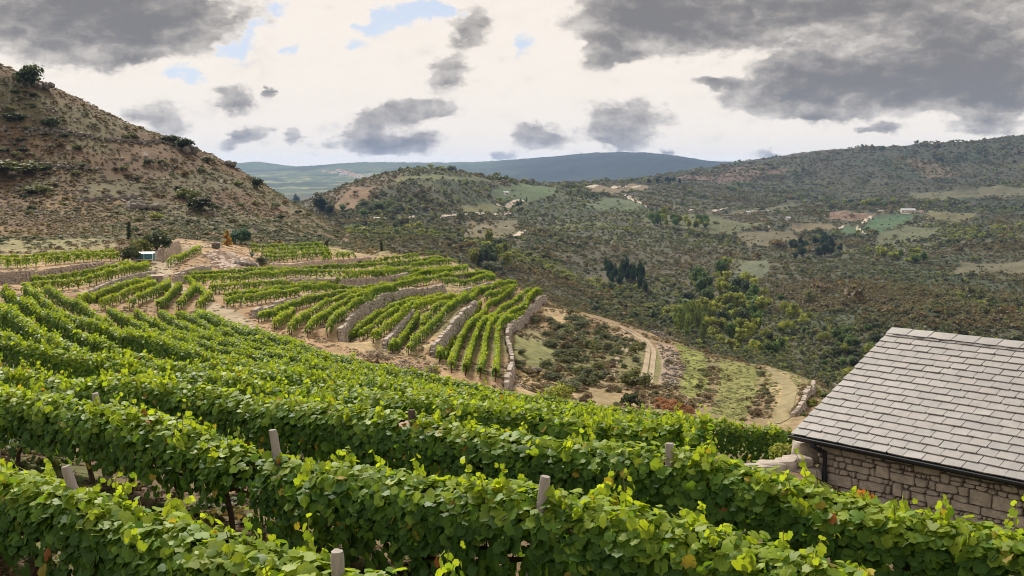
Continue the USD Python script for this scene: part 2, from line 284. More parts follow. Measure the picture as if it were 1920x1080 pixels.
# ------------------------------------------------------------------ terrace walls (plan lines met by the sight lines of their feet; uphill is on the left)
WALLS = [  # pixels of the foot, height, rmin, label
 ([(-40, 524), (0, 522), (60, 519), (120, 513), (180, 505), (215, 501)], 1.4, 100, 'pale dry stone wall under the yellow vine row at the far left edge'),
 ([(141, 566), (180, 551), (230, 531), (270, 521), (292, 519)], 1.3, 85, 'short pale dry stone wall ending in a corner by the track junction'),
 ([(322, 528), (345, 518), (395, 506)], 1.4, 110, 'broad pale stone wall under the rubble bank beside the sloping track'),
 ([(286, 489), (302, 478), (335, 462)], 1.9, 130, 'pinkish stone wall along the track in front of the dark olive bushes'),
 ([(500, 503), (560, 500), (620, 497), (660, 495), (697, 490)], 1.6, 150, 'long pale stone wall below the highest block of vines near the round cypress'),
 ([(492, 538), (527, 535), (600, 535), (680, 534), (727, 530), (764, 521)], 1.6, 120, 'long grey stone wall across the middle of the upper terraces with a step notch'),
 ([(466, 596), (487, 586), (537, 569), (587, 558), (616, 556)], .8, 95, 'low curved stone wall beside the dry grass at the bend of the track'),
 ([(634, 642), (655, 611), (680, 590), (717, 570), (764, 557), (811, 554), (834, 549)], 2.0, 90, 'longest curved stone retaining wall sweeping up the centre of the terraces'),
 ([(716, 657), (743, 627), (773, 593)], 1.6, 85, 'short stepped stone wall left of the big straight retaining wall'),
 ([(806, 669), (846, 624), (892, 578)], 2.0, 80, 'big straight stone retaining wall above the five lowest vine rows'),
 ([(943, 730), (953, 700), (957, 680), (951, 655), (945, 640), (960, 611), (982, 590), (1003, 574), (1020, 563)], 1.0, 72, 'grey stone wall along the right outer edge of the terraces'),
 ([(751, 514), (790, 510), (837, 503), (848, 501)], .8, 150, 'thin stone wall between upper vine rows just below the end pier'),
 ([(824, 529), (855, 521), (887, 515)], .8, 145, 'thin stone wall under the short vine rows near the right rim'),
 ([(860, 549), (895, 541), (932, 532)], .8, 135, 'thin sloping stone wall third from the top at the right rim'),
 ([(912, 572), (935, 561), (958, 552)], .8, 125, 'small stone wall between the two lowest stepped corners at the rim'),
 ([(717, 499), (755, 495), (790, 491)], .7, 160, 'faint thin stone line between the two uppermost long vine rows'),
 ([(1476, 784), (1488, 775), (1507, 754), (1522, 720)], .8, 76, 'grey stone wall bordering the green plot left of the slate roof'),
 ([(1524, 708), (1550, 716), (1590, 730)], .7, 90, 'dark stone wall along the far edge of the green plot'),
 ([(789, 489), (815, 487), (836, 490)], 1.2, 165, 'stone end wall holding the small topmost patch of vines on the ridge'),
]
WPLAN = [smoothline(trace(px, rm), .5, 2) for px, h, rm, lb in WALLS]
def side(x, y, line):
    """Signed distance to a plan line (left positive) and the distance along it, near its ends negative."""
    a, b = line[:-1], line[1:]; d = b - a; L = np.linalg.norm(d, axis=1); s0 = np.concatenate([[0], np.cumsum(L)])
    best = np.full(len(x), 1e9); sg_, al = np.zeros(len(x)), np.zeros(len(x))
    for k in range(len(a)):
        px, py = x - a[k, 0], y - a[k, 1]; t = np.clip((px * d[k, 0] + py * d[k, 1]) / (L[k] ** 2 + 1e-12), 0, 1)
        dx, dy = px - t * d[k, 0], py - t * d[k, 1]; dist = np.hypot(dx, dy); m = dist < best
        best[m] = dist[m]; sg_[m] = np.sign(d[k, 0] * py - d[k, 1] * px)[m]; al[m] = (s0[k] + t * L[k])[m]
    return best, sg_, np.minimum(al, s0[-1] - al)
fx, fy, fr = XX.ravel(), YY.ravel(), np.exp(ll).ravel()
BASE = GRID.copy()
add = np.zeros(len(fx))
for line, (px, h, rm, lb) in zip(WPLAN, WALLS):
    lo, hi = line.min(0) - 9, line.max(0) + 9
    m = np.nonzero((fx > lo[0]) & (fx < hi[0]) & (fy > lo[1]) & (fy < hi[1]))[0]
    ds, sg_, al = side(fx[m], fy[m], line)
    D = 6.0
    add[m] += np.where(ds < D, sg_ * h * .5 * (1 - ds / D) ** 1.3 * np.clip(al / 2.0, 0, 1), 0)
# roughness of the open ground: none among the vines and on tracks, stronger with distance
def poly(px, rmin): return sg.Polygon(trace(px, rmin)).buffer(0)
def inside(p, x, y):
    lo = p.bounds; m = (x > lo[0]) & (x < lo[2]) & (y > lo[1]) & (y < lo[3]); out = np.zeros(len(x), bool)
    k = np.nonzero(m)[0]; out[k] = shapely.contains_xy(p, x[k], y[k]); return out
VINELAND = sg.Polygon(np.vstack([[(-40, 0), (-60, 60)], trace([(-60, 470), (240, 470), (330, 448), (440, 458), (620, 464), (700, 478), (790, 474), (850, 486), (1018, 556), (965, 610), (962, 735)], 70), [(30, 45), (28, 20), (20, 0)]])).buffer(0)
calm = inside(VINELAND, fx, fy)
wild = np.clip((fr - 60) / 80, 0, 1) * (~calm)
ramp_ = np.clip((fr - 240) / 200, 0, 1)
n1 = fb(fx, fy, 1 / 9.0, 4, 3) - .5; n2 = fb(fx, fy, 1 / 45.0, 4, 5) - .5; n3 = fb(fx, fy, 1 / 260.0, 5, 9) - .5
front = np.clip((34 - np.abs(np.degrees(tt.ravel()))) / 6, 0, 1)
add += wild * (n1 * 1.3 + n2 * 2.2 * np.clip((fr - 150) / 150, 0, 1)) + ramp_ * n2 * 9 * np.clip(fr / 800, .4, 2.0) + np.clip((fr - 600) / 1500, 0, 1) * n3 * 15 + np.clip((fr - 4500) / 1500, 0, 1) * (fb(fx, fy, 1 / 900., 4, 19) - .5) * 60
GRID = GRID + add.reshape(GRID.shape)

# ------------------------------------------------------------------ ground colours: what grows or lies where
def L3(*c): return np.array(c, float)
SOIL, DRYG, BROWN, GREEN, HEATH, WOOD, PALE = L3(.29, .19, .11), L3(.29, .23, .125), L3(.135, .088, .052), L3(.14, .165, .055), L3(.064, .063, .04), L3(.045, .056, .032), L3(.42, .34, .25)
col = np.tile(HEATH, (len(fx), 1))
deg = np.degrees(tt.ravel()); nz = fb(fx, fy, 1 / 30.0, 5, 21); nz2 = fb(fx, fy, 1 / 7.0, 4, 22); nzf = fb(fx, fy, 1 / 140.0, 5, 23)
def lay(mask, c, amt=1.0):
    a = (np.asarray(mask, float) * amt)[:, None]; col[:] = col * (1 - a) + np.asarray(c) * a
sm = lambda x, a, b: np.clip((x - a) / (b - a), 0, 1) ** 2 * (3 - 2 * np.clip((x - a) / (b - a), 0, 1))
mid = (fr > 215) & (fr < 3000)
lay(mid, WOOD, 1.0 * sm(nzf, .5, .62)); lay(mid, L3(.092, .078, .052), .7 * sm(nz, .54, .66)); lay(mid, L3(.10, .105, .05), .5 * sm(fb(fx, fy, 1 / 80., 4, 31), .55, .65))
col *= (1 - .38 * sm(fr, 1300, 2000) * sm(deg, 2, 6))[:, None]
far = sm(fr, 3000, 4000)
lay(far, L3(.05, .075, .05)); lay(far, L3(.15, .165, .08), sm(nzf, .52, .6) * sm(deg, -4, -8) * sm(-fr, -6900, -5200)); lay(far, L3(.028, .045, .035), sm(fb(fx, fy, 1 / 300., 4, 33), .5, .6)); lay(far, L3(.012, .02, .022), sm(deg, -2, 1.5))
lefthill = (deg < -1.0 + 0 * deg) & (fr > 150) & (fr < 520) & ~calm & (YY.ravel() < 470)
lefthill &= (deg < -6.0) | (fr < 235)
lay(lefthill, BROWN * .82); lay(lefthill, L3(.18, .122, .062), .8 * sm(nz, .5, .64)); lay(lefthill, L3(.098, .092, .05), .8 * sm(fb(fx, fy, 1 / 16., 4, 37), .5, .62)); lay(lefthill, L3(.33, .27, .22), .7 * sm(nz2, .66, .74))
spur = (fr > 42) & (fr < 215) & ~calm & (deg > -3)
lay(spur, L3(.21, .15, .085)); lay(spur, L3(.28, .215, .13), .8 * sm(nz2, .5, .66)); lay(spur, L3(.13, .14, .05), .7 * sm(nz, .52, .66))
lay(calm, SOIL); lay(calm, DRYG, .8 * sm(nz2, .5, .64)); lay(calm, GREEN, .6 * sm(nz, .54, .66))
nearv = (fr < 60) & (deg > -40) & (deg < 40) | (fr < 40)
lay(nearv, L3(.135, .09, .055)); lay(nearv, L3(.10, .125, .035), .9 * sm(fb(fx, fy, 1.2, 4, 41), .47, .6)); lay(nearv, L3(.22, .155, .09), .5 * sm(fb(fx, fy, 2.3, 3, 43), .55, .68))
def field(px, rmin, c, amt=1.0):
    m = inside(poly(px, rmin), fx, fy) & (fr > rmin); lay(m, c, amt); return m
# spur: grassy old terraces and bare patches
field([(1262, 640), (1320, 662), (1330, 720), (1300, 750), (1275, 735), (1285, 690)], 80, L3(.20, .22, .055), .85)
field([(1350, 672), (1420, 690), (1420, 740), (1390, 790), (1330, 775), (1345, 740)], 75, L3(.19, .195, .06), .85)
field([(1420, 690), (1530, 718), (1480, 795), (1430, 800), (1455, 750)], 70, L3(.30, .24, .13), .8)
field([(1230, 640), (1262, 650), (1280, 690), (1265, 735), (1235, 720), (1240, 680)], 80, L3(.30, .22, .17), .8)
field([(1010, 566), (1060, 580), (1100, 598), (1060, 610), (985, 600)], 100, L3(.38, .28, .16), .8)
field([(975, 620), (1030, 640), (1060, 700), (1010, 690), (960, 660)], 90, L3(.17, .18, .07), .6)
field([(960, 680), (1050, 700), (1080, 745), (1000, 750), (958, 735)], 70, L3(.36, .26, .14), .6)
field([(0, 448), (225, 452), (215, 472), (0, 470)], 130, L3(.26, .235, .115), .6)
# across the valley: fields, vineyards and clearings
FAR_FIELDS = [([(1608, 433), (1640, 404), (1728, 402), (1702, 415), (1652, 437)], L3(.055, .135, .05)), ([(1574, 426), (1600, 424), (1626, 436), (1604, 442), (1578, 438)], L3(.06, .13, .05)), ([(1638, 442), (1702, 425), (1765, 430), (1735, 452), (1640, 464)], L3(.11, .14, .06)),
  ([(1552, 397), (1640, 402), (1625, 412), (1555, 411)], L3(.26, .15, .10)), ([(1740, 396), (1850, 400), (1800, 416), (1735, 412)], L3(.15, .16, .06)), ([(875, 418), (970, 413), (978, 446), (866, 452)], L3(.21, .165, .085)), ([(930, 351), (1050, 348), (1040, 366), (915, 363)], L3(.09, .155, .06)), ([(1090, 386), (1180, 372), (1206, 388), (1130, 399)], L3(.10, .15, .065)),
  ([(870, 386), (990, 380), (980, 396), (866, 403)], L3(.15, .17, .06)), ([(1364, 527), (1380, 505), (1440, 485), (1446, 500), (1430, 522), (1375, 537)], L3(.12, .16, .08)), ([(1100, 350), (1200, 346), (1222, 352), (1110, 359)], L3(.28, .20, .12)), ([(1320, 401), (1480, 376), (1502, 386), (1400, 401)], L3(.14, .13, .07)), ([(1800, 490), (1930, 490), (1930, 522), (1780, 516)], L3(.16, .135, .08)),
  ([(1200, 415), (1330, 400), (1440, 420), (1330, 440)], L3(.15, .15, .065)), ([(1380, 440), (1480, 432), (1500, 448), (1400, 462)], L3(.19, .155, .085)), ([(1480, 425), (1560, 420), (1570, 432), (1490, 437)], L3(.22, .16, .09)), ([(700, 372), (760, 334), (640, 342), (600, 388), (660, 400)], L3(.165, .105, .065)), ([(620, 392), (660, 352), (700, 352), (690, 380), (650, 398)], L3(.27, .16, .09)),
  ([(1210, 337), (1400, 310), (1480, 318), (1360, 344)], L3(.18, .105, .075)), ([(1700, 300), (1760, 300), (1800, 330), (1740, 335)], L3(.17, .12, .07)), ([(820, 335), (940, 338), (940, 346), (790, 348)], L3(.12, .16, .06)), ([(740, 336), (860, 333), (860, 340), (740, 342)], L3(.13, .17, .05)), ([(1700, 360), (1920, 352), (1920, 368), (1720, 376)], L3(.12, .135, .065)), ([(1180, 505), (1260, 470), (1330, 490), (1260, 520)], L3(.17, .13, .085)), ([(920, 480), (1100, 440), (1200, 480), (1080, 560), (960, 540)], L3(.14, .105, .07))]
for px, c in FAR_FIELDS: field(px, 230, np.asarray(c) * (np.array([.85, .72, .85]) if c[1] > c[0] else np.array([.66, .70, .72])), .75 if px[0] not in ((920, 480), (1180, 505)) else .25)
FARF = [poly(px, 230) for px, c in FAR_FIELDS if px[0] not in ((920, 480), (1180, 505), (700, 372), (1210, 337), (1700, 300))]
for px, c in (([(735, 379), (770, 376), (800, 379), (770, 383)], 0),): pass
vcol = col * (0.86 + .28 * fb(fx, fy, 1.7, 3, 51))[:, None]

g = G(); at = g.add('attribute', attribute='col') + '.color'; pos = g.add('geometry') + '.position'
na = g.noise(pos, 1.6, 6, .65); nb = g.noise(pos, .23, 5, .6); ncx = g.noise(pos, .02, 5, .6)
tone = g.math('multiply', g.math('multiply', g.mr(na, .25, .75, .55, 1.45, 'linear'), g.mr(nb, .3, .7, .75, 1.25, 'linear')), g.mr(ncx, .3, .7, .85, 1.15, 'linear'))
c1 = g.vmath('scale', at, None); g.l.append((tone, c1.split('.')[0] + '.scale'))
hb = g.add('bump', {'height': g.math('add', na, g.math('multiply', g.noise(pos, 7.0, 4, .6), .3))}, strength=.7, distance=.25) + '.normal'
GROUND = g.make('/World/Looks/ground', surface=g.add('principled_bsdf', {'base_color': c1, 'normal': hb}, roughness=.95, specular_ior_level=.15) + '.BSDF')
def sheet(name, j0, j1, label=None):
    I, J = np.meshgrid(np.arange(len(TH) - 1), np.arange(j0, j1), indexing='ij'); W = len(LR); a = (I * W + J).ravel()
    f = np.vstack([np.stack([a, a + 1, a + W + 1], 1), np.stack([a, a + W + 1, a + W], 1)])[:, ::-1]
    used, inv = np.unique(f, return_inverse=True)
    v = np.stack([fx, fy, GRID.ravel()], 1)[used]
    return part(name, (v, inv.reshape(-1, 3)), GROUND, None, vcol[used], smooth=True, kind='structure', label=label)
JN, JF = int(np.searchsorted(RAD, 216)), int(np.searchsorted(RAD, 3100))
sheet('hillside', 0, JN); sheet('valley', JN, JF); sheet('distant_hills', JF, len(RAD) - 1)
# ------------------------------------------------------------------ materials for stone, slate, wood
def stone_mat(name, a, b, c, rough=.9, scale=3.0, bumpd=.03):
    g = G(); pos = g.add('geometry'); p = pos + '.position'
    isl = pos + '.random_per_island'
    n = g.noise(p, scale, 6, .65); n2 = g.noise(p, scale * 7, 5, .65)
    base = g.ramp(isl, [(0, a), (.5, b), (1, c)])
    t = g.math('multiply', g.mr(n, .25, .75, .62, 1.35, 'linear'), g.mr(n2, .25, .75, .8, 1.2, 'linear'))
    s = g.vmath('scale', base); g.l.append((t, s.split('.')[0] + '.scale'))
    lich = g.mix(g.mr(g.noise(p, scale * 2.3, 5, .7), .6, .72), s, (.33, .31, .22))
    bm = g.add('bump', {'height': g.math('add', n, g.math('multiply', n2, .5))}, strength=.8, distance=bumpd) + '.normal'
    return g.make('/World/Looks/' + name, surface=g.add('principled_bsdf', {'base_color': lich, 'normal': bm}, roughness=rough, specular_ior_level=.25) + '.BSDF')
WALLSTONE = stone_mat('terrace_stone', (.35, .30, .255), (.47, .40, .34), (.57, .49, .415), scale=1.2, bumpd=.06)
PINKSTONE = stone_mat('pinkish_stone', (.46, .37, .31), (.53, .43, .36), (.58, .475, .40), scale=1.2, bumpd=.05)
HOUSESTONE = stone_mat('house_stone', (.36, .31, .27), (.52, .445, .385), (.64, .555, .475), scale=5.0, bumpd=.025)
ROCK = stone_mat('rock', (.16, .14, .12), (.25, .215, .18), (.36, .31, .26), scale=.9, bumpd=.12)
def flat_mat(name, c, rough=.6, noise=.25, scale=8.0, spec=.4, metallic=0.0, stretch=(1, 1, 1)):
    g = G(); p = g.vmath('multiply', g.add('geometry') + '.position', stretch)
    n = g.noise(p, scale, 5, .65)
    s = g.vmath('scale', tuple(c)); g.n[s.split('.')[0]][1]['vector1'] = tuple(c)
    g.l.append((g.mr(n, .25, .75, 1 - noise, 1 + noise, 'linear'), s.split('.')[0] + '.scale'))
    bm = g.add('bump', {'height': n}, strength=.3, distance=.01) + '.normal'
    return g.make('/World/Looks/' + name, surface=g.add('principled_bsdf', {'base_color': s, 'normal': bm}, roughness=rough, specular_ior_level=spec, metallic=metallic) + '.BSDF')
MORTAR = flat_mat('dark_mortar', (.10, .083, .068), .95, .3)
SLATES = [flat_mat(f'slate_{n}', c, .58, .16, 6.0, .45) for n, c in (('grey', (.25, .238, .235)), ('pale', (.276, .262, .257)), ('warm', (.26, .244, .237)), ('cool', (.238, .23, .231)))]
UNDERLAY = flat_mat('roof_underlay', (.03, .028, .028), .9, .2)
GUTTER = flat_mat('black_gutter', (.017, .018, .022), .6, .15, 5.0, .25)
POSTWOOD = flat_mat('weathered_wood', (.285, .25, .228), .85, .35, 14.0, .2, 0.0, (1, 1, .18))
DARKWOOD = flat_mat('dark_wood', (.075, .055, .045), .85, .35, 14.0, .2, 0.0, (1, 1, .18))
BARK = flat_mat('vine_bark', (.075, .05, .035), .9, .4, 18.0, .15)
WIRE = flat_mat('wire', (.3, .29, .28), .5, .1, 5, .5, .8)

def pebble(rng, size, n=10):
    """An irregular stone: hull of jittered box corners, blunted."""
    p = rng.uniform(-1, 1, (n + 8, 3)); p[:8] = np.array(np.meshgrid([-1, 1], [-1, 1], [-1, 1])).reshape(3, -1).T * rng.uniform(.62, .98, (8, 3))
    h = trimesh.convex.convex_hull(p * np.asarray(size) * .5)
    return np.array(h.vertices), np.array(h.faces)
PEB = [pebble(np.random.default_rng(100 + i), (1, 1, 1), 3) for i in range(24)]
def placed_pebble(rng, c, size, ang, tilt=.12):
    v, f = PEB[rng.integers(len(PEB))]
    v = v * np.asarray(size); a = rng.normal(0, tilt); ca, sa = math.cos(a), math.sin(a)
    v = np.stack([v[:, 0] * ca - v[:, 2] * sa, v[:, 1], v[:, 0] * sa + v[:, 2] * ca], 1)
    c_, s_ = math.cos(ang), math.sin(ang)
    return np.stack([v[:, 0] * c_ - v[:, 1] * s_, v[:, 0] * s_ + v[:, 1] * c_, v[:, 2]], 1) + np.asarray(c), f
def Hb(x, y): return lookup(x, y, BASE.reshape(GRID.shape))

# ------------------------------------------------------------------ terrace walls, each laid stone by stone
for wi, (line, (px, h, rm, lb)) in enumerate(zip(WPLAN, WALLS)):
    rng = np.random.default_rng(300 + wi); ms = []
    d = np.gradient(line, axis=0); d /= np.linalg.norm(d, axis=1, keepdims=True); nrm = np.stack([d[:, 1], -d[:, 0]], 1)   # downhill
    s = np.concatenate([[0], np.cumsum(np.linalg.norm(np.diff(line, axis=0), axis=1))]); Lw = s[-1]
    at = lambda a: (np.interp(a, s, line[:, 0]), np.interp(a, s, line[:, 1]), np.interp(a, s, d[:, 0]), np.interp(a, s, d[:, 1]))
    z = -.35
    while z < h + .02:
        a = rng.uniform(-.3, 0)
        ch = rng.uniform(.17, .27)
        while a < Lw:
            w = rng.uniform(.28, .62); x, y, dx, dy = at(min(max(a + w / 2, 0), Lw)); nx, ny = dy, -dx
            top = h + .10 * math.sin(a * .7 + wi) + .16 * (fb(a, wi * 3.1, .35, 2, 9) - .5)
            endf = min(1.0, (min(a, Lw - a) + .6) / 1.6)
            if z < top * endf:
                off = .28 - .1 * z + rng.normal(0, .035)
                ms.append(placed_pebble(rng, (x + nx * off, y + ny * off, Hb(x, y) - h * .5 + z + ch / 2 + rng.normal(0, .012)), (w * 1.06, .42, ch * 1.12 * rng.uniform(.85, 1.1)), math.atan2(dy, dx)))
            a += w
        z += ch * .93
    for k in range(int(Lw * .5)):       # fallen stones and coping
        a = rng.uniform(0, Lw); x, y, dx, dy = at(a); nx, ny = dy, -dx; o = rng.uniform(.5, 1.3)
        xx, yy = x + nx * o, y + ny * o; sz = rng.uniform(.12, .3)
        ms.append(placed_pebble(rng, (xx, yy, float(H(xx, yy)) + .03), (sz * 1.3, sz, sz * .7), rng.uniform(0, 6)))
    w = thing('terrace_wall', lb, 'wall')
    part('stones', join(ms), PINKSTONE if wi in (3, 4, 18) else WALLSTONE, w, kind='stuff')

# ------------------------------------------------------------------ the slate-roofed house
HPHI = math.radians(47.2)
HD, HP = np.array([math.cos(HPHI), -math.sin(HPHI), 0]), np.array([math.sin(HPHI), math.cos(HPHI), 0]); HZ = np.array([0, 0, 1.0])
_d = dirpix(1486, 812); E1 = _d / _d[1] * 20.0
_r = dirpix(1671, 618.5); _r = _r / _r[1]
# run of the roof: E1 + HP*w lies in the ridge corner's vertical plane
RW = (_r[0] * E1[1] - E1[0]) / (HP[0] - _r[0] * HP[1]); RY = E1[1] + HP[1] * RW; RZ = _r[2] * RY - E1[2]
SL = math.hypot(RW, RZ); UP = (HP * RW + HZ * RZ) / SL; NR = np.cross(HD, UP); NR = NR if NR[2] > 0 else -NR
HLEN = 8.0
RB = np.stack([HD, UP, NR], 1)
house = thing('stone_house', 'stone farm building with a grey slate roof and black gutter', 'house', E1)
def hv(t, w, n=0.0): return HD * t + UP * w + NR * n
def prism(poly_pts, depth_vec):
    p = np.asarray(poly_pts, float); n = len(p); v = np.vstack([p, p + depth_vec]); f = []
    for i in range(1, n - 1): f += [[0, i + 1, i], [n, n + i, n + i + 1]]
    for i in range(n): j = (i + 1) % n; f += [[i, j, n + j], [i, n + j, n + i]]
    return v, np.array(f)
roof = part('roof', join([prism([hv(.04, .05, -.05), hv(HLEN, .05, -.05), hv(HLEN, SL, -.05), hv(.04, SL, -.05)], -NR * .07),
      prism([hv(.04, SL, -.06) , hv(HLEN, SL, -.06), hv(HLEN, SL, -.06) + HP * RW - HZ * RZ, hv(.04, SL, -.06) + HP * RW - HZ * RZ], -HZ * .1)]), UNDERLAY, house)
EXPO, SW, rng = .236, .335, np.random.default_rng(41)
ncourse = int(SL / EXPO) + 1; EXPO = SL / ncourse; rest = []
for k in range(ncourse):
    w0 = k * EXPO - .03; t = -.02 - (SW * .5 if k % 2 else 0) + rng.normal(0, .01)
    while t < HLEN:
        wd = SW * rng.uniform(.93, 1.07); t0, t1 = max(t, -.02), min(t + wd - .013, HLEN)
        if t1 - t0 > .06:
            ln = EXPO + .09 if k < ncourse - 1 else EXPO + .03
            j = rng.normal(0, .006, 6); lift = .017 + rng.uniform(0, .006); tl = rng.normal(0, .003)
            q = [hv(t0 + j[0] * .5, w0 + j[1], lift + tl), hv(t1 + j[2] * .5, w0 + j[3], lift - tl), hv(t1, w0 + ln, -.012), hv(t0, w0 + ln, -.012)]
            if rng.random() < .22:       # a chipped corner
                c = .03; q = [hv(t0, w0 + c, lift), hv(t0 + c * 1.3, w0 + j[1], lift)] + q[1:]
            me = prism(q, -NR * .018)
            pos = E1 + me[0].mean(0); vis = pos[0] / pos[1] < .52
            if vis: part('slate', me, SLATES[rng.choice(4, p=[.4, .25, .2, .15])], roof)
            else: rest.append(me)
        t += wd
part('slates', join(rest), SLATES[0], roof, kind='stuff')
t, k = -.03, 0
while t < HLEN:      # the ridge: slates from the near side standing over a dark lap joint
    wd = .46 * rng.uniform(.93, 1.08)
    me = prism([hv(t, SL - .17, .022), hv(t + wd - .012, SL - .15 - .02, .028), hv(t + wd + .05, SL + .05, .05), hv(t + .03, SL + .05, .038)], -NR * .013)
    part('ridge_slate', me, SLATES[k % 4], roof); t += wd; k += 1
crk = [hv(.15, SL - .20, .03)]
for t in np.arange(.3, HLEN, .23): crk.append(hv(t, SL - .185 - .035 * (int(t / .23) % 2) + rng.normal(0, .008), .032))
part('ridge_joint', tube(np.array(crk), .010, 4), UNDERLAY, roof)
# gutter: an open half round channel under the eave, brackets and the downpipe
ang = np.linspace(math.pi, 2 * math.pi, 9); ro, ri = .065, .056; sec = [(ro * math.cos(a), ro * math.sin(a)) for a in ang] + [(ri * math.cos(a), ri * math.sin(a)) for a in ang[::-1]]
gy, gz = -.05, -.035
pts = np.array([-HP * -0 + HP * (gy + y) + HZ * (gz + zz) for y, zz in sec]) - HD * .03
n = len(pts); v = np.vstack([pts, pts + HD * (HLEN + .03)]); f = []
for i in range(n): j = (i + 1) % n; f += [[i, j, n + j], [i, n + j, n + i]]
for i in range(8): a, b = i, n - 1 - i; f += [[a, a + 1, b], [a + 1, b - 1, b]]
part('gutter', join([(v, np.array(f)), prism([HP * (gy - .066) + HZ * (gz + .004) - HD * .03, HP * (gy - .066) + HZ * (gz + .004) + HD * HLEN, HP * (gy - .052) + HZ * (gz + .012) + HD * HLEN, HP * (gy - .052) + HZ * (gz + .012) - HD * .03], -HZ * .02)]), GUTTER, house, smooth=40)
part('fascia', prism([HP * .03 - HZ * .02, HP * .03 - HZ * .02 + HD * HLEN, HP * .05 - HZ * .15 + HD * HLEN, HP * .05 - HZ * .15], HP * .02), GUTTER, house)
WOFF, WT0 = .28, .38             # the wall stands back under the eave
for t in np.arange(.8, HLEN, .9): part('gutter_bracket', box(HD * t + HP * (gy + .05) + HZ * (gz - .06), (.02, .16, .02), np.stack([HD, HP, HZ], 1)), GUTTER, house)
td = .48
part('downpipe', tube([HD * td + HP * gy + HZ * (gz - .05), HD * td + HP * gy + HZ * (gz - .13), HD * (td + .06) + HP * (gy + .12) + HZ * (gz - .2), HD * (td + .1) + HP * (WOFF - .07) + HZ * (gz - .26), HD * (td + .1) + HP * (WOFF - .07) + HZ * (gz - .5), HD * (td + .1) + HP * (WOFF - .07) - HZ * 2.6], .042, 10), GUTTER, house, smooth=50)
part('gutter_outlet', tube([HD * td + HP * gy + HZ * (gz - .055), HD * td + HP * gy + HZ * (gz - .15)], .058, 10), GUTTER, house, smooth=50)
part('downpipe_clip', box(HD * (td + .1) + HP * (WOFF - .07) + HZ * (gz - .75), (.12, .1, .03), np.stack([HD, HP, HZ], 1)), GUTTER, house)
# walls: mortar cores, and in the wall that shows every stone on its own
WH = 2.9
wall = part('wall', join([prism([HD * WT0 + HP * (WOFF + .07) - HZ * .06, HD * HLEN + HP * (WOFF + .07) - HZ * .06, HD * HLEN + HP * (WOFF + .07) - HZ * WH, HD * WT0 + HP * (WOFF + .07) - HZ * WH], HP * .4),
   prism([HD * (WT0 + .03) + HP * (WOFF + .47) - HZ * WH, HD * (WT0 + .03) + HP * (2 * RW - WOFF) - HZ * WH, HD * (WT0 + .03) + HP * (2 * RW - WOFF) - HZ * .05, HD * (WT0 + .03) + HP * RW + HZ * (RZ - .22), HD * (WT0 + .03) + HP * (WOFF + .47) - HZ * .02], HD * .4)]), MORTAR, house)
from scipy.spatial import Voronoi
rng = np.random.default_rng(77)
def cells(t0, t1, z0, z1, rng, asp=2.2, base=.072):
    """Uneven stones: relaxed, stretched Voronoi cells in a wall."""
    pts = []
    while len(pts) < 5000:
        p = np.array([rng.uniform(t0 / asp - .3, t1 / asp + .3), rng.uniform(z0 - .3, z1 + .3)]); r = base * math.exp(rng.normal(.12, .6)) * (2.2 if rng.random() < .02 else 1)
        if all((p[0] - q[0]) ** 2 + (p[1] - q[1]) ** 2 > (.5 * (r + q[2])) ** 2 for q in pts): pts.append((p[0], p[1], r)); miss = 0
        else:
            miss += 1
            if miss > 500: break
    P = np.array(pts)[:, :2]; V = Voronoi(P); clip = sg.box(t0 / asp, z0, t1 / asp, z1); out = []
    for r in V.point_region:
        reg = V.regions[r]
        if not reg or -1 in reg: continue
        pg = sg.Polygon(V.vertices[reg]).intersection(clip)
        if pg.is_empty or pg.area < .002: continue
        pg = shapely.affinity.scale(pg, asp, 1, origin=(0, 0)).buffer(-.005).simplify(.010)
        if pg.is_empty or pg.geom_type != 'Polygon' or pg.area < .003: continue
        co = resample(np.array(pg.exterior.coords), .07)[:-1]; dj = co - co.mean(0); co = co + dj * (.30 * (fb(co[:, 0], co[:, 1], 14, 2, 3) - .5))[:, None]
        out.append(co)
    return out
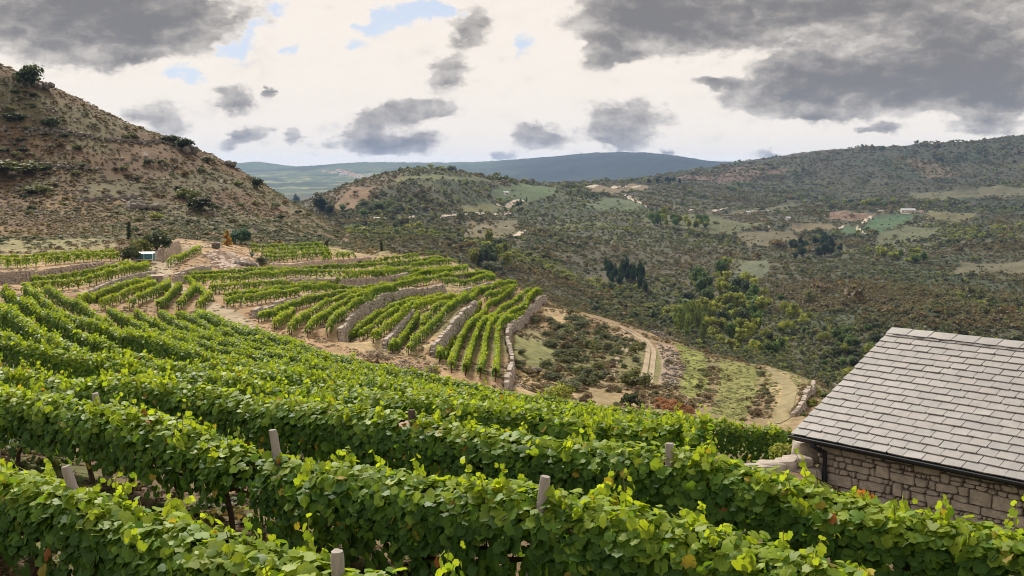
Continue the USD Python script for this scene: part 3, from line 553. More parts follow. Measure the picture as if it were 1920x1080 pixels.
def rubble_cells(t0, t1, z0, z1, rng):
    """Rough rubble: wavering beds of flat and blocky stones, some of them two beds high."""
    zs, out = [z1], []
    while zs[-1] > z0: zs.append(zs[-1] - rng.choice([.07, .1, .13, .17, .22], p=[.2, .25, .25, .2, .1]) * rng.uniform(.85, 1.15))
    line = lambda k, t: zs[k] + .12 * (fb(t, np.full(np.shape(t), k * 4.7), .9, 3, 5) - .5) + .03 * (fb(t, np.full(np.shape(t), k * 2.3), 6, 2, 6) - .5) if 0 < k else np.full(np.shape(t), zs[0])
    blocked = []
    for k in range(len(zs) - 1):
        nxt, t = [], t0 + (0 if k % 2 else -.1)
        sk0 = 0.0
        while t < t1:
            hit_ = [b for b in blocked if b[0] - .05 < t < b[1]]
            if hit_: t = hit_[0][1]; sk0 = hit_[0][2]; continue
            h = zs[k] - zs[k + 1]; w = h * rng.uniform(1.0, 3.4) if rng.random() < .8 else h * rng.uniform(.6, 1.0)
            lim = [b for b in blocked if b[0] > t]; e = min([t + w] + [b[0] for b in lim]); two = rng.random() < .16 and k + 2 < len(zs) and e - t > .16
            sk1 = rng.normal(0, .3) * min(h, .14) if e == t + w else 0.0
            if lim and e == lim[0][0]: sk1 = 0.0
            kb = k + 2 if two else k + 1; a, b = max(t, t0), min(e, t1)
            if b - a > .05:
                q = np.linspace(0, 1, 5); up_ = a + sk0 * .5 + (b + sk1 * .5 - a - sk0 * .5) * q; dn = a - sk0 * .5 + (b - sk1 * .5 - a + sk0 * .5) * q
                pg = sg.Polygon(np.vstack([np.stack([up_, line(k, up_)], 1), np.stack([dn, line(kb, dn)], 1)[::-1]])).buffer(0)
                pg = pg.buffer(-.024, quad_segs=2).buffer(.018, quad_segs=2).simplify(.006) if not pg.is_empty else pg
                if pg.geom_type == 'Polygon' and pg.area > .002: out.append(resample(np.array(shapely.geometry.polygon.orient(pg, 1).exterior.coords), .05)[:-1])
            if two: nxt.append((a, b, 0.0))
            t = e; sk0 = sk1
        blocked = nxt
    return out
def wallstone(c, rng, place, deep=.09):
    c = np.asarray(c)[:, ::1]; ctr = c.mean(0); n = len(c); out = deep * rng.uniform(.45, 1.1); tl = rng.normal(0, .10, 2)
    inner = ctr + (c - ctr) * rng.uniform(.80, .93, (n, 1)); mid_ = ctr + (c - ctr) * .97
    zt = lambda q, o: o + (q - ctr) @ tl * .4
    rings = [(c, np.full(n, 0.0)), (mid_, zt(mid_, out * .62)), (inner, zt(inner, out) + rng.normal(0, .006, n))]
    v = np.vstack([place(q[:, 0], q[:, 1], o) for q, o in rings] + [place(ctr[None, 0], ctr[None, 1], np.array([out * 1.06]))]); f = []
    for r in range(2):
        for i in range(n): j = (i + 1) % n; f += [[r * n + i, r * n + j, r * n + n + j], [r * n + i, r * n + n + j, r * n + n + i]]
    for i in range(n): f.append([2 * n + i, 2 * n + (i + 1) % n, 3 * n])
    return v, np.array(f)
import shapely.affinity
pl = lambda t, z, o: HD * np.asarray(t)[:, None] + HZ * np.asarray(z)[:, None] + HP * (WOFF + .075 - np.asarray(o))[:, None]
for c in rubble_cells(WT0, 5.6, -2.15, -.07, rng): part('stone', wallstone(c, rng, pl), HOUSESTONE, wall)
part('stones', join([wallstone(c, rng, pl) for c in rubble_cells(5.6, HLEN, -2.15, -.07, rng)]), HOUSESTONE, wall, kind='stuff')
plg = lambda t, z, o: HP * np.asarray(t)[:, None] + HZ * np.asarray(z)[:, None] + HD * (WT0 + .03 - np.asarray(o))[:, None]
part('gable_stones', join([(v, f[:, ::-1]) for v, f in (wallstone(c, rng, plg) for c in cells(WOFF + .1, 2 * RW - WOFF, -2.6, RZ - .4, rng, base=.3) if c[:, 1].max() < -.1 + min(c[:, 0].min(), 2 * RW - c[:, 0].max()) * RZ / RW - .12)]), HOUSESTONE, wall, kind='stuff')

# boulders and the low loose wall left of the house corner
def boulder(rng, size, sub=3, rough=.16):
    m = trimesh.creation.icosphere(sub); v = np.array(m.vertices); v = np.sign(v) * np.abs(v) ** .8
    v *= (1 + rough * 2 * (meshkit.fbm(v * 1.3 + rng.uniform(0, 50, 3), 4, 3) - .5))[:, None]
    return v * np.asarray(size) * .5, np.array(m.faces)
def slabstone(rng, size):
    v, f = pebble(rng, (1, 1, 1), 6); m = trimesh.Trimesh(v, f).subdivide().subdivide(); v = np.array(m.vertices)
    m2 = trimesh.smoothing.filter_taubin(m.copy(), iterations=14); v = np.array(m2.vertices); n = np.array(m2.vertex_normals)
    v = v + n * (.09 * (meshkit.fbm(v * 3.1 + rng.uniform(0, 50, 3), 4, 3) - .5))[:, None]
    return v * np.asarray(size) * 1.1, np.array(m.faces)
rng = np.random.default_rng(55)
def at_pix(u, v, Y): d = dirpix(u, v); return d / d[1] * Y
lw = thing('loose_stone_wall', 'low loose wall of pale boulders running up to the house corner, half hidden by vines', 'wall')
for u, v, Y, s in [(1519, 846, 20.3, (.62, .5, .5)), (1496, 864, 19.9, (.62, .45, .2)), (1470, 872, 19.7, (.5, .4, .26)), (1445, 878, 19.6, (.56, .4, .24)), (1420, 882, 19.5, (.6, .4, .24)), (1398, 890, 19.3, (.45, .4, .25)), (1375, 893, 19.2, (.5, .4, .26)), (1352, 898, 19, (.45, .35, .25)), (1330, 900, 18.8, (.5, .4, .24)), (1305, 903, 18.6, (.4, .3, .22)),
                   (1512, 888, 19.9, (.5, .5, .32)), (1490, 890, 19.7, (.55, .4, .3)), (1462, 897, 19.5, (.6, .45, .3)), (1433, 903, 19.3, (.6, .4, .3)), (1405, 908, 19.2, (.55, .45, .3)), (1378, 912, 19.0, (.5, .4, .3)), (1350, 917, 18.9, (.55, .4, .3)),
                   (1505, 908, 19.8, (.6, .5, .34)), (1475, 915, 19.5, (.6, .5, .32)), (1440, 925, 19.3, (.6, .5, .34)), (1400, 930, 19.1, (.6, .5, .34))]:
    b, f = slabstone(rng, np.array(s) * 1.0); a = rng.uniform(-.5, .5); b = np.stack([b[:, 0] * math.cos(a) - b[:, 1] * math.sin(a), b[:, 0] * math.sin(a) + b[:, 1] * math.cos(a), b[:, 2]], 1)
    part('stone', (b + at_pix(u, v, Y), f), HOUSESTONE, lw, smooth=35)
# ------------------------------------------------------------------ foliage
def leaf_mat(name, trans=.38, rough=.45, spec=.35, gain=1.0, tcol=(1.55, 1.45, .55), rnd=.0):
    g = G(); at = g.add('attribute', attribute='col') + '.color'
    if rnd:
        oi = g.add('object_info') + '.random'
        sc = g.vmath('scale', at); g.l.append((g.mr(oi, 0, 1, 1 - rnd, 1 + rnd, 'linear'), sc.split('.')[0] + '.scale')); at = sc
    at = g.vmath('multiply', at, (gain, gain, gain)); tc = g.vmath('multiply', at, tcol)
    p = g.add('principled_bsdf', {'base_color': at}, roughness=rough, specular_ior_level=spec) + '.BSDF'
    t = g.add('translucent_bsdf', {'color': tc}) + '.BSDF'
    m = g.add('mix_closure', {'closure1': p, 'closure2': t}, fac=trans) + '.closure'
    return g.make('/World/Looks/' + name, surface=m)
VINELEAF = leaf_mat('vine_leaf', .46, .5, .16, tcol=(1.75, 1.6, .5))
BUSHLEAF = leaf_mat('bush_leaf', .36, .6, .2, tcol=(1.3, 1.3, .6), rnd=.28)
CANE = flat_mat('green_cane', (.16, .15, .05), .7, .3, 12.0, .2)
def _outline(pol):
    a = np.radians([p[0] for p in pol]); r = np.array([p[1] for p in pol]); return np.stack([np.sin(a) * r, np.cos(a) * r], 1)
half = [(0, 1.0), (26, .80), (52, .96), (80, .78), (110, .9), (146, .70), (166, .56)]
LO = _outline(half + [(180, .16)] + [(-a, r) for a, r in half[:0:-1]])
def fan(o, cup=.22, fold=.18):
    v = np.vstack([[[0, 0, 0]], np.stack([o[:, 0], o[:, 1], -cup * (o ** 2).sum(1) + fold * np.abs(o[:, 0])], 1)]); n = len(o)
    return v * .55, np.array([[0, 1 + (i + 1) % n, 1 + i] for i in range(n)])
LEAF_NEAR = fan(LO)
LEAF_MID = fan(_outline([(0, 1.0), (55, .92), (115, .84), (180, .3), (-115, .84), (-55, .92)]), .2, .2)
LEAF_FAR = (np.array([[0, -.5, 0], [.5, .05, .1], [0, .55, -.05], [-.5, .05, .1]]), np.array([[0, 1, 2], [0, 2, 3]]))
def leaves(rng, c, n, s, tmpl, tipdown=.7, colr=None):
    """One mesh of leaves at c, facing n, of size s, tips leaning downhill."""
    n = n / (np.linalg.norm(n, axis=1, keepdims=True) + 1e-9); N = len(c)
    down = np.array([0, 0, -1.0]) * tipdown + rng.normal(0, .55, (N, 3)); y = down - (down * n).sum(1, keepdims=True) * n; y /= np.linalg.norm(y, axis=1, keepdims=True) + 1e-9
    x = np.cross(y, n); V, F = tmpl
    V = V[None] * np.concatenate([rng.uniform(.85, 1.12, (N, 1, 2)), rng.uniform(.2, 1.7, (N, 1, 1))], 2)
    v = c[:, None] + s[:, None, None] * (V[:, :, :1] * x[:, None] + V[:, :, 1:2] * y[:, None] + V[:, :, 2:] * n[:, None])
    f = F[None] + (np.arange(N) * V.shape[1])[:, None, None]
    vc = None if colr is None else np.repeat(colr, V.shape[1], 0)
    return v.reshape(-1, 3), f.reshape(-1, 3), vc
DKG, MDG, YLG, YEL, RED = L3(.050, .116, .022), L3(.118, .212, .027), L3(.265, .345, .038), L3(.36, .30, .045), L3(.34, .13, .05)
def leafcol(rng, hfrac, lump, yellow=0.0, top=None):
    """Albedo of each leaf: young pale leaves on top, older dark ones below, crest light and side shade painted in, the odd yellow or red one."""
    N = len(hfrac); hfrac = hfrac if top is None else .25 * hfrac + .80 * np.clip(top, 0, 1) ** 2.0  # top paints light onto crest leaves and shade onto side and inner ones
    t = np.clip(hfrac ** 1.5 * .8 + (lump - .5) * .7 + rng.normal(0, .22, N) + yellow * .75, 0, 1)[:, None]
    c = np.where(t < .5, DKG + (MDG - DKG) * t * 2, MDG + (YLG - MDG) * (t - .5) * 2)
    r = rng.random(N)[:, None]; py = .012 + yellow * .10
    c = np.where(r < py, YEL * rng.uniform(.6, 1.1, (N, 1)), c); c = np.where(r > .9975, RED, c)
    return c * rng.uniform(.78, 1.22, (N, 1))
def row_leaves(rng, plan, per_m, size, tmpl, h0=.34, h1=1.2, w=.30, yellow=0.0, gaps=(), zf=None, shoots=0.0, rag=1.0, vig=.34, plants=0.0, skirt=None):
    """Leaves of a trellised row over a plan line: positions on and in an arch-shaped cross-section with lumps and gaps."""
    s = np.concatenate([[0], np.cumsum(np.linalg.norm(np.diff(plan[:, :2], axis=0), axis=1))]); L = s[-1]; N = int(L * per_m)
    a = rng.uniform(0, L, N)
    for (g0, g1, keep) in gaps: m = (a > g0) & (a < g1) & (rng.random(len(a)) > keep); a = a[~m]
    if plants: ph = a / 1.15; a = a[rng.random(len(a)) < 1 - plants * (1 - (np.cos(2 * np.pi * ph) * .5 + .5) ** .7) - .55 * (fb(np.floor(ph), np.zeros(len(ph)) + plan[0, 0], 1.0, 1, 17) < .16)]
    N = len(a); d = np.gradient(plan[:, :2], axis=0); d /= np.linalg.norm(d, axis=1, keepdims=True)
    ix = lambda q: np.stack([np.interp(a, s, q[:, 0]), np.interp(a, s, q[:, 1])], 1)
    P, T = ix(plan), ix(d); nx = np.stack([T[:, 1], -T[:, 0]], 1)
    th = rng.uniform(0, 1, N) ; th = np.where(th < .36, th / .36 * .5 * .72, np.where(th > .64, 1 - (1 - th) / .36 * .36, .36 + (th - .36) / .28 * .28)); ang = (th - .5) * math.pi * 1.0
    lump = fb(a * 1.0, th * 2.2 + plan[0, 0], 1.15, 3, 61); lumpL = fb(a, np.zeros(N) + plan[0, 1], .42, 2, 63)
    depth = np.minimum(rng.exponential(.16, N), .8); k = (1 - depth) * (.72 + .62 * lump * rag)
    cx = np.sin(ang); cy = np.cos(ang); sx = np.sign(cx) * np.abs(cx) ** .6; hh = h0 + (h1 - h0) * (np.maximum(cy, 0) ** .55) * (1.0 + vig * (lumpL - .5)) * (1 - .22 * depth)
    off = sx * w * k; zz = np.where(np.abs(ang) > .2, h0 + (hh - h0) * (.9 + .1 * lump), hh) + rng.normal(0, .035, N)
    zz = np.maximum(zz, h0 - .12 * lump * 2)
    if skirt is not None:
        m = (a < skirt[0]) & (zz < skirt[1] + .16 * (lump - .5)) & (rng.random(N) > .12); m = ~m
        P, T, nx, ang, lump, lumpL, depth, cx, cy, sx, off, zz, a = (q[m] for q in (P, T, nx, ang, lump, lumpL, depth, cx, cy, sx, off, zz, a)); N = len(a)
    g0 = H(P[:, 0], P[:, 1]) if zf is None else np.interp(a, s, zf)
    c = np.stack([P[:, 0] + nx[:, 0] * off, P[:, 1] + nx[:, 1] * off, g0 + zz], 1)
    nz = np.clip(cy, 0, 1) ** 1.5 * 1.2 + .10; n = np.stack([nx[:, 0] * sx, nx[:, 1] * sx, nz], 1) + rng.normal(0, .36, (N, 3))
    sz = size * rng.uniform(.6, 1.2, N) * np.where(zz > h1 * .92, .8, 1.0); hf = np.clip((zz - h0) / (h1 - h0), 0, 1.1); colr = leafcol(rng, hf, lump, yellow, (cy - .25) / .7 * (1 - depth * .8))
    if shoots:
        K = int(L * shoots); sa = rng.uniform(0, L, K)
        for (g0_, g1_, kp) in gaps: sa = sa[(sa < g0_ - .1) | (sa > g1_ + .1)]
        K = len(sa); hs = rng.uniform(.1, .40, K) * rng.uniform(.4, 1, K); m = 9
        aa = np.repeat(sa, m); fr_ = np.tile(np.linspace(.0, 1, m), K); Pa = np.stack([np.interp(aa, s, plan[:, 0]), np.interp(aa, s, plan[:, 1])], 1)
        lean = np.repeat(rng.normal(0, .10, (K, 2)), m, 0); rad = rng.normal(0, .045, (K * m, 2))
        top = h1 * (1.0 + vig * (fb(aa, np.zeros(K * m) + plan[0, 1], .42, 2, 63) - .5)) - .08
        gz_ = H(Pa[:, 0], Pa[:, 1]) if zf is None else np.interp(aa, s, zf)
        xy = Pa + lean * fr_[:, None] + rad + np.repeat(rng.normal(0, w * .5, (K, 1)), m, 0) * np.stack([np.interp(aa, s, d[:, 1]), -np.interp(aa, s, d[:, 0])], 1)
        sp3 = np.stack([xy[:, 0], xy[:, 1], gz_ + top + fr_ * np.repeat(hs, m)], 1); row_leaves.stems = (sp3 - np.concatenate([rad, np.zeros((K * m, 1))], 1)).reshape(K, m, 3)
        c = np.vstack([c, sp3])
        n = np.vstack([n, np.concatenate([rad * 22, np.full((K * m, 1), .5)], 1) + rng.normal(0, .3, (K * m, 3))])
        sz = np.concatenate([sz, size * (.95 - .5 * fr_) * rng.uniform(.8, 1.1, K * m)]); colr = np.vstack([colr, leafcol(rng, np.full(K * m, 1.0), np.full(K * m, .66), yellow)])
    return c, n, sz, colr

# ------------------------------------------------------------------ vine rows of the near slope
def near_row_plan(off, u0, u1): 
    P = []
    for u in (u0, u1):
        d = dirpix(u, 700); Y = off / (NN[0] * d[0] / d[1] + NN[1]); P.append((d[0] / d[1] * Y, Y))
    return np.array(P)
NEAR = {'A': (near_row_plan(OFF['A'], -150, 830), 'nearest vine row, cut by the bottom edge, with two grey posts at the lower left', 230),
        'B': (near_row_plan(OFF['B'], -150, 1640), 'second nearest vine row with a gap at the wire and three grey posts', 231),
        'C': (near_row_plan(OFF['C'], -150, 2080), 'third vine row from the front, running in front of the stone house', 232)}
def visible_px(c):
    x, y, z = c.T; f = y * math.cos(PITCH) - z * math.sin(PITCH); up = y * math.sin(PITCH) + z * math.cos(PITCH)
    return 960 + FPX * x / f, 540 - FPX * up / f, f
for key, (ends, lb, seed) in NEAR.items():
    rng = np.random.default_rng(seed); line = resample(ends, .25)
    # crest heights follow the traced crest, smoothed
    uu = [p[0] for p in CREST[key]]; vv = [p[1] for p in CREST[key]]; zc = []
    for x, y in line:
        u = np.interp(960 + FPX * x / (y * math.cos(PITCH) + 3 * math.sin(PITCH)), uu, [p[0] for p in CREST[key]])
        d = dirpix(u, np.interp(u, uu, vv)); zc.append(d[2] / d[1] * y)
    zg = np.convolve(np.pad(np.array(zc), 8, mode='edge'), np.ones(17) / 17, 'valid') - ROWH
    s = np.concatenate([[0], np.cumsum(np.linalg.norm(np.diff(line, axis=0), axis=1))])
    def a_at(u):
        d = dirpix(u, 700); X = d[0] / d[1]; return float(np.interp(u, 960 + FPX * line[:, 0] / (line[:, 1] * math.cos(PITCH) + 3 * math.sin(PITCH)), s))
    gaps = {'B': [(a_at(452), a_at(505), .16), (a_at(505), a_at(530), .6), (a_at(1003), a_at(1043), .4)], 'A': [(a_at(85), a_at(150), .6), (a_at(610), a_at(665), .35)], 'C': [(a_at(755), a_at(790), .45), (a_at(1238), a_at(1275), .4)]}[key]
    per = {'A': 820, 'B': 860, 'C': 760}[key]
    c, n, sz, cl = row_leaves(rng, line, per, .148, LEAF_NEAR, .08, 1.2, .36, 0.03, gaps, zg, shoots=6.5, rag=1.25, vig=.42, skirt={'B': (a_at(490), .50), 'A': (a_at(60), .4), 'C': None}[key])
    row = thing('vine_row', lb, 'vine row')
    part('canes', join([tube(q[::4], [.006, .005, .003], 4) for q in row_leaves.stems]), CANE, row, kind='stuff')
    u, v, f = visible_px(c); px = sz * FPX / f; camside = ((c[:, :2] - np.array([np.interp(0, [0], [0]), 0])) @ -NN)
    rowc = OFF[key] - (c[:, :2] @ NN)                     # positive on the camera's side
    score = np.where((u > 5) & (u < 1915) & (v > 5) & (v < 1078) & ((rowc > .12) | (c[:, 2] > np.interp(c[:, 0], line[:, 0], zg) + 1.12)), px * (1 + .5 * np.clip(rowc, 0, .4)), 0)
    big = np.argsort(-score)[:300]; big = big[score[big] > 0]; keep = np.ones(len(c), bool); keep[big] = False
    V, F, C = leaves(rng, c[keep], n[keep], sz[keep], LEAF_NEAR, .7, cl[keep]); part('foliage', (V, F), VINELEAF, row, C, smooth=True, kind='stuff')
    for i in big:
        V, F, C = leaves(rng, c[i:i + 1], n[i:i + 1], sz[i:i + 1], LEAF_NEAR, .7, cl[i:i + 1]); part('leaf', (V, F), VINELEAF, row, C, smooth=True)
    a = .2
    while a < s[-1]:                                        # gnarled trunks with two arms, canes rising from them
        x, y, z = np.interp(a, s, line[:, 0]), np.interp(a, s, line[:, 1]), np.interp(a, s, zg)
        base = np.array([x, y, z - .12]); k = base + [rng.normal(0, .05), rng.normal(0, .05), .34]; hd = base + [rng.normal(0, .07), rng.normal(0, .07), .62]
        t3 = np.array([ND[0], ND[1], 0])
        br = [tube([base, (base + k) / 2 + rng.normal(0, .02, 3), k, hd], [.05, .04, .036, .042], 6)]
        for sgn in (-1, 1): br.append(tube([hd, hd + t3 * sgn * .22 + [0, 0, .06], hd + t3 * sgn * .5 + [0, 0, .03 + rng.normal(0, .03)]], [.032, .024, .014], 5))
        for q in range(7): 
            st = hd + t3 * rng.uniform(-.5, .5); br.append(tube([st, st + rng.normal(0, .06, 3) + [0, 0, .22], st + rng.normal(0, .1, 3) + [0, 0, .5]], [.008, .006, .004], 4))
        part('trunk', join(br), BARK, row); a += rng.uniform(1.0, 1.25)
    for hgt in (.62, .95):
        part('trellis_wire', tube(np.stack([line[::6, 0], line[::6, 1], zg[::6] + hgt], 1), .004, 4), WIRE, row)

# mid rows D..L between row C and the last row M, and M itself
BEND = {'D': [(-60, 660, 36), (0, 625, 32), (33, 645, 29.5)], 'E': [(-40, 540, 54), (15, 578, 45), (93, 632, 36), (167, 675, 32)], 'F': [(7, 532, 62), (50, 562, 57), (103, 597, 50), (183, 640, 43.5), (233, 658, 41)], 'G': [(48, 531, 76), (83, 555, 67), (125, 582, 61), (217, 627, 53), (275, 642, 49.5)], 'H': [(86, 537, 88), (123, 555, 80), (188, 587, 70), (250, 617, 61), (292, 635, 57)],
        'I': [(203, 577, 84), (250, 598, 75), (317, 630, 63)], 'J': [(254, 582, 85), (292, 597, 78), (330, 618, 70)], 'K': [(299, 577, 89), (355, 612, 75), (413, 633, 66)], 'L': [(332, 581, 91), (372, 595, 83), (420, 620, 72)]}
def plan_pts(pts): 
    out = []
    for u, v, Y in pts: d = dirpix(u, v); out.append((d[0] / d[1] * Y, Y))
    return out
mx = plan_pts(ROW_M[1:]); mt = np.array([x / y for x, y in mx]); my = np.array([y for x, y in mx])
MID = []
names = 'DEFGHIJKL'
for i, k in enumerate(names):
    pts = plan_pts(BEND[k]); fcol = (i + 1) / 10.0
    for u in ((600, 800, 1000, 1180, 1275, 1330) if k not in 'D' else (250, 430, 600, 800, 1000, 1180, 1275)):
        tq = dirpix(u, 700); tq = tq[0] / tq[1]; yc = OFF['C'] / (NN[0] * tq + NN[1]); ym = float(np.interp(tq, mt, my)); y = yc + (ym - yc) * fcol
        pts.append((tq * y, y))
    MID.append((k, smoothline(pts, .5, 3)))
MID.append(('M', smoothline(plan_pts(ROW_M[1:]), .5, 3)))
ORD = dict(zip('DEFGHIJKLM', ['fourth', 'fifth', 'sixth', 'seventh', 'eighth', 'ninth', 'tenth', 'eleventh', 'twelfth', 'last']))
for i, (k, line) in enumerate(MID):
    rng = np.random.default_rng(260 + i); dist = np.hypot(line[:, 0], line[:, 1]).mean(); near = k in 'DE'
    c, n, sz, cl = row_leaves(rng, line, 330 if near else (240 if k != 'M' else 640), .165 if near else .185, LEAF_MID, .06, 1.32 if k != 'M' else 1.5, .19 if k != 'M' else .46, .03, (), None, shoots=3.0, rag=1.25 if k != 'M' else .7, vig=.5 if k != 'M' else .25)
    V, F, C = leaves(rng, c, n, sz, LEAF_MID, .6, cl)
    lb = f'{ORD[k]} vine row from the front on the near slope, curving away to the left' if k != 'M' else 'farthest vine row of the near slope, above the dirt track, ending near the house'
    part('vine_row', (V, F), VINELEAF, None, C, smooth=True, label=lb, cat='vine row')

# ------------------------------------------------------------------ vine rows of the terraces (feet traced, heights real)
TR = [  # group phrase, rmin, yellow, rows
 ('the far left bench above the pale wall', 122, .55, [([(-40, 503), (0, 502), (100, 497), (224, 490)], 1.55), ([(-40, 494), (0, 493), (100, 489), (218, 484)], 1.4)]),
 ('the left bench below the pale wall', 90, .45, [([(40, 549), (90, 546), (160, 541), (220, 528), (281, 511)], 1.45), ([(60, 536), (120, 531), (200, 518), (278, 504)], 1.4)]),
 ('the small fan of rows left of the track junction', 82, .45, [([(150, 574), (190, 562), (240, 546), (288, 533)], 1.25), ([(190, 582), (236, 562), (268, 552), (291, 544)], 1.3), ([(243, 582), (275, 566), (307, 553), (318, 544)], 1.35), ([(296, 583), (322, 564), (339, 549)], 1.35), ([(335, 583), (352, 567), (366, 553)], 1.35), ([(371, 585), (384, 574), (396, 563)], 1.35), ([(357, 538), (370, 550), (387, 566)], 1.3)]),
 ('the slope beside the upper track', 115, .35, [([(316, 502), (345, 489), (376, 475)], 1.5)]),
 ('the middle bench right of the track junction', 105, .30, [([(345, 533), (400, 534), (470, 530), (542, 522)], 1.5), ([(350, 524), (420, 522), (480, 520), (545, 515)], 1.5), ([(395, 552), (460, 545), (520, 543), (600, 542), (700, 541), (765, 530), (850, 518)], 1.45), ([(420, 568), (470, 563), (520, 556), (570, 551), (620, 549), (700, 550), (770, 539), (845, 527)], 1.45), ([(425, 578), (470, 573), (500, 567), (560, 556)], 1.4)]),
 ('the bench above the longest curved wall', 88, .38, [([(485, 606), (550, 582), (590, 571), (628, 559), (690, 556)], 1.35), ([(515, 620), (550, 594)], 1.35), ([(543, 628), (578, 602), (603, 585), (637, 570), (687, 558), (740, 548)], 1.35), ([(577, 632), (603, 607), (637, 582), (690, 562), (745, 553)], 1.35), ([(615, 634), (626, 612), (653, 589), (690, 567), (750, 555), (800, 549)], 1.35)]),
 ('the narrow bench under the longest curved wall', 82, .5, [([(646, 642), (700, 606), (746, 583), (790, 567)], 1.3), ([(675, 640), (717, 612), (779, 581), (832, 564)], 1.3), ([(700, 643), (746, 606), (777, 588), (830, 572), (872, 561)], 1.3)]),
 ('the strip above the big straight wall', 78, .32, [([(733, 663), (773, 618), (784, 600)], 1.3), ([(792, 621), (808, 594), (852, 578)], 1.3), ([(767, 667), (794, 636), (825, 607), (871, 569), (908, 547)], 1.35)]),
 ('the lowest bench inside the grey outer wall', 70, .34, [([(823, 680), (846, 642), (867, 611), (901, 578)], 1.3), ([(846, 700), (854, 663), (875, 628), (900, 602), (933, 570), (962, 552)], 1.35), ([(873, 705), (881, 667), (896, 629), (933, 595), (975, 566), (995, 553)], 1.35), ([(900, 711), (908, 663), (912, 631), (942, 604), (990, 567), (1006, 555)], 1.35), ([(929, 715), (933, 663), (931, 631), (950, 608), (985, 582), (1015, 558)], 1.35)]),
 ('the upper benches below the long pale wall', 135, .18, [([(600, 503), (680, 496), (736, 493), (787, 487)], 1.5), ([(545, 513), (600, 510), (680, 507), (760, 501), (830, 494)], 1.5), ([(545, 520), (600, 520), (680, 520), (727, 517), (762, 509), (811, 501), (846, 498)], 1.5)]),
 ('the short benches near the right rim', 122, .2, [([(768, 520), (822, 513), (877, 509)], 1.4), ([(700, 531), (790, 522), (876, 512)], 1.4), ([(830, 536), (870, 541), (927, 528)], 1.4), ([(892, 517), (928, 527)], 1.4), ([(835, 527), (880, 522), (924, 522)], 1.3), ([(884, 560), (933, 543), (967, 540)], 1.4), ([(909, 567), (969, 547)], 1.4)]),
 ('the topmost patch on the ridge', 160, .08, [([(789, 478), (828, 481)], 1.6), ([(786, 473), (822, 475)], 1.4)]),
 ('the highest block below the brown hill', 150, .06, [([(468, 470), (540, 468), (605, 468)], 1.6), ([(474, 477), (545, 475), (614, 475)], 1.6), ([(490, 484), (555, 482), (617, 480)], 1.6), ([(500, 490), (560, 488), (620, 484)], 1.6)]),
]
NUMW = ['first', 'second', 'third', 'fourth', 'fifth', 'sixth', 'seventh']
for ti, (phrase, rmin, yl, rows) in enumerate(TR):
    for ri, (px, h) in enumerate(rows):
        rng = np.random.default_rng(1000 + ti * 20 + ri); line = smoothline(trace(px, rmin), .5, 2); dist = np.hypot(*line.mean(0))
        q = dist / 100.0
        lb = f'{NUMW[ri]} vine row along {phrase}' if len(rows) > 1 else f'lone short vine row on {phrase}'
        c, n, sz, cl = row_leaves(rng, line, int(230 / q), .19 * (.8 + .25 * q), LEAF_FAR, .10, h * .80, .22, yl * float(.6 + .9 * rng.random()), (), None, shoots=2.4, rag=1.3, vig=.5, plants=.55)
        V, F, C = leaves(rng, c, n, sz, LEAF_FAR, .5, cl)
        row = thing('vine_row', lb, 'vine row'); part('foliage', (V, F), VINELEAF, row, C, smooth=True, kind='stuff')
        s = resample(line, 1.15); br = [tube([(x, y, float(H(x, y)) - .1), (x + rng.normal(0, .04), y, float(H(x, y)) + .55)], [.045, .035], 4) for x, y in s]
        part('trunks', join(br), BARK, row, kind='stuff')
